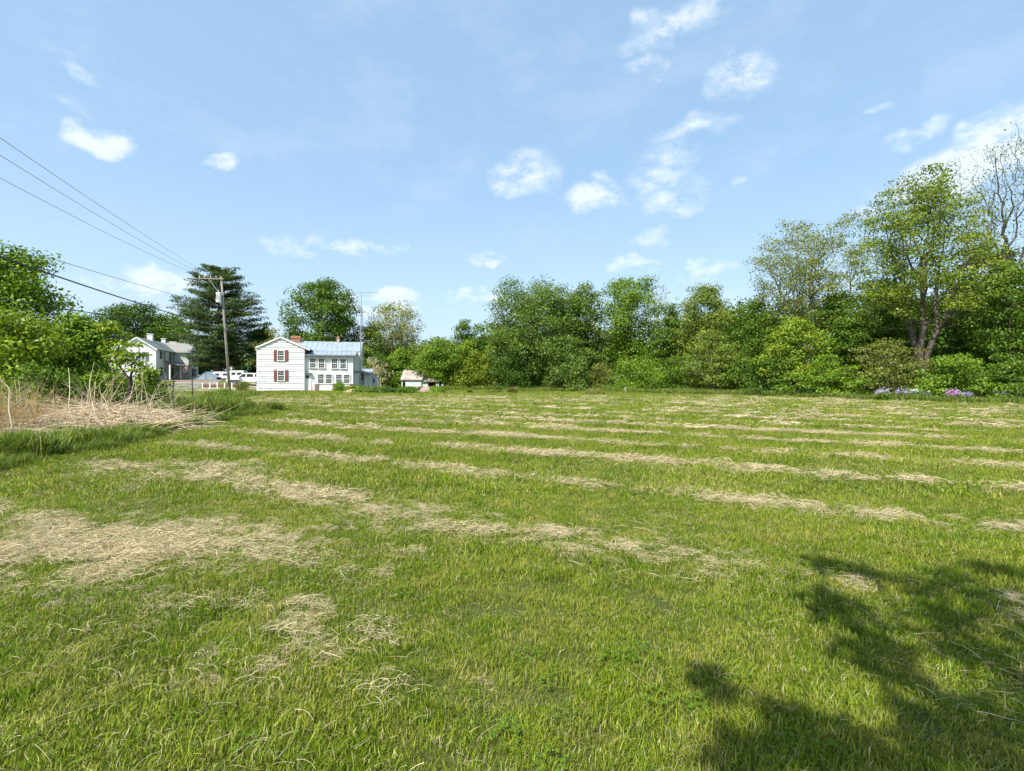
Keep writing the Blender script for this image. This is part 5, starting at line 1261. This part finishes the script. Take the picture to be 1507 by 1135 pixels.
def heap(name, label, px, py, w, h, mat, seed, n=260, size=.16):
    r = random.Random(seed); X, Y = ground_px(px, py); Y = min(Y, 64); X = (px - CX) / F * Y; mb = MB(); wx = w / 2 / F * Y; hz = h / F * Y
    for i in range(n):
        a, d = r.uniform(0, 6.28), r.uniform(0, 1) ** .6; x, y = math.cos(a) * d * wx, math.sin(a) * d * wx * .7; z = hz * (1 - d ** 1.5) * r.uniform(.6, 1); s = size * r.uniform(.5, 1.4)
        p = [Vector((x + r.uniform(-1, 1) * s * .2 + sx * s, y + sy * s * .8, z + sz * s * .5 + r.uniform(-.2, .2) * s)) for sz in (-1, 1) for sx, sy in ((-1, -1), (1, -1), (1, 1), (-1, 1))]
        mb.hexa(p[:4], p[4:])
    tag(mb.build(name, mat, None, False, (X, Y, 0)), label, 'heap')
heap('rubble_heap', 'pale pinkish rubble heap in front of the dark opening of the weathered shed', 627, 578, 19, 8, M['rubble'], 4)
heap('earth_heap', 'low tan earth heap among plants by the right brick pier of the farmhouse', 518, 578.5, 24, 5, M['earth'], 5, 220, .12)
for i, (px, py, w, top, c, lab) in enumerate(((547, 579, 36, 570, 'mid', 'dark green leafy plant in the bed right of the farmhouse porch'), (571, 580, 30, 568.5, 'deep', 'darkest rounded plant in the bed between farmhouse and shed'), (598, 580, 34, 570.5, 'mid', 'green plant in the bed in front of the shed doorway'), (519, 577, 40, 567, 'bright', 'bright leafy plant at the right brick pier of the farmhouse'),
                       (500, 577, 14, 563, 'bright', 'small slender plant in front of the low wall between the brick piers'), (641, 578, 24, 571, 'bright', 'small green plant right of the rubble heap'), (530, 579, 20, 571, 'willow', 'grey-green plant beside the earth heap'))):
    bush('garden_plant', lab, px, CH * F / (py - HY) if py > 575 else 60, top, w, c, 34, 90, .11, seed=100 + i, sig=.26, cat='plant')
def mound(name, label, px, py, w, h, mat, seed, dry=.3):
    r = np.random.default_rng(seed); X, Y = ground_px(px, py); wx = w / 2 / F * Y; hz = h / F * Y; n = 900
    a = r.uniform(0, 6.283, n); d = np.sqrt(r.uniform(0, 1, n)); V, q, t, v = blades(n, .01, hz * .6, hz * 1.25, .035, .8, r)
    off = np.stack([d * np.cos(a) * wx, d * np.sin(a) * wx * .5, np.zeros(n)], 1); V = V.reshape(n, 5, 3); V[:, :, 2] *= (1 - .5 * d ** 2)[:, None]; V = (V + off[:, None]).reshape(-1, 3)
    tag(obj(name, npmesh(name, V, [q, t], mat, {'v': np.tile(v, 2), 'c': np.tile(np.clip(v + dry - .3, 0, 1), 2)}), None, (X, Y, 0)), label, 'grass clump')
M['mixedblade'] = foliage('ripe_grass_blade', (.16, .19, .045), warm=(1.7, 1.35, 2.0), vr=(.6, 1.4), trans=.3)
mound('grass_mound', 'uncut tan-tipped grass mound standing alone in front of the right willow', 875, 581, 36, 9, M['mixedblade'], 1, .7)
mound('grass_mound', 'uncut green grass mound left of the large willow foot', 728, 579, 26, 6, M['tallblade'], 2)
mound('grass_mound', 'uncut grass mound with pale seed heads next to the large willow foot', 755, 579, 16, 10, M['mixedblade'], 3, .5)
mound('grass_mound', 'small isolated grass tuft left of the other mounds in the far field', 692, 579, 10, 6, M['tallblade'], 4)
M['petal_white'] = paint('pale_phlox_petal', (.46, .42, .50), .7); M['petal_pink'] = paint('magenta_phlox_petal', (.50, .22, .50), .7); M['petal_lilac'] = paint('lilac_phlox_petal', (.34, .29, .46), .7); M['petal_pure'] = paint('white_petal', (.5, .5, .48), .7)
M['stemgreen'] = M['leaf_mid']
for i, (px, py, w, h, m, lab) in enumerate(((1300, 580, 13, 7, 'petal_white', 'pale white-lilac flower clump, leftmost along the right verge'), (1327, 580.5, 19, 7, 'petal_lilac', 'wide lilac flower clump below the rusty-leaved shrub'), (1343, 579, 10, 6, 'petal_pure', 'small whitish flower clump touching the wide lilac one'),
                                        (1362, 580, 10, 4, 'petal_lilac', 'faint small lilac flower clump in shade under dark growth'), (1404, 583, 15, 9, 'petal_pink', 'vivid magenta flower clump beside the bright layered shrub'), (1418, 584, 14, 7, 'petal_lilac', 'pale violet flower clump touching the magenta one'), (1478, 584, 21, 8, 'petal_lilac', 'blue-violet flower clump nearest the right edge'), (1496, 583, 8, 4, 'petal_lilac', 'tiny violet flower cluster at the extreme right edge'))):
    r = np.random.default_rng(200 + i); Y = ground_px(px, 588)[1] * .92 if px < 1380 else 31.0; X = (px - CX) / F * Y; s = Y / F
    root = tag(empty('flower_clump', (X, Y, 0)), lab, 'flowers'); zt = CH + (HY - (py - h)) * s; zb = CH + (HY - py) * s; w2 = w / 2 * s
    k = 26; C = np.stack([r.uniform(-1, 1, k) * w2, r.uniform(-.35, .35, k), zb + (zt - zb) * r.uniform(.2, 1, k) ** .8], 1); C[:, 2] *= 1 - .12 * (C[:, 0] / w2) ** 2
    obj('blossom', leaf_mesh('blossom', C, .11, 15, .05, M[m], r, .8, .4, elong=1.1), root)
    C2 = np.stack([r.uniform(-1, 1, 30) * w2, r.uniform(-.3, .3, 30), r.uniform(.05, max(.15, zb), 30)], 1); obj('leaves', leaf_mesh('leaves', C2, .12, 30, .08, M['leaf_mid'], r, 1, .3), root)
def cut_log():
    mb = MB(); X, Y = ground_px(1047, 581); 
    mb.tube([(0, 0, 0), (.02, 0, .5), (.0, 0, 1.2)], [.09, .08, .07], 8); tag(mb.build('fence_post', M['wood'], None, True, ((920 - CX) / F * 50, 50, -.6)), 'short pale stake standing at the field edge right of the tan grass mound', 'stake')
cut_log()
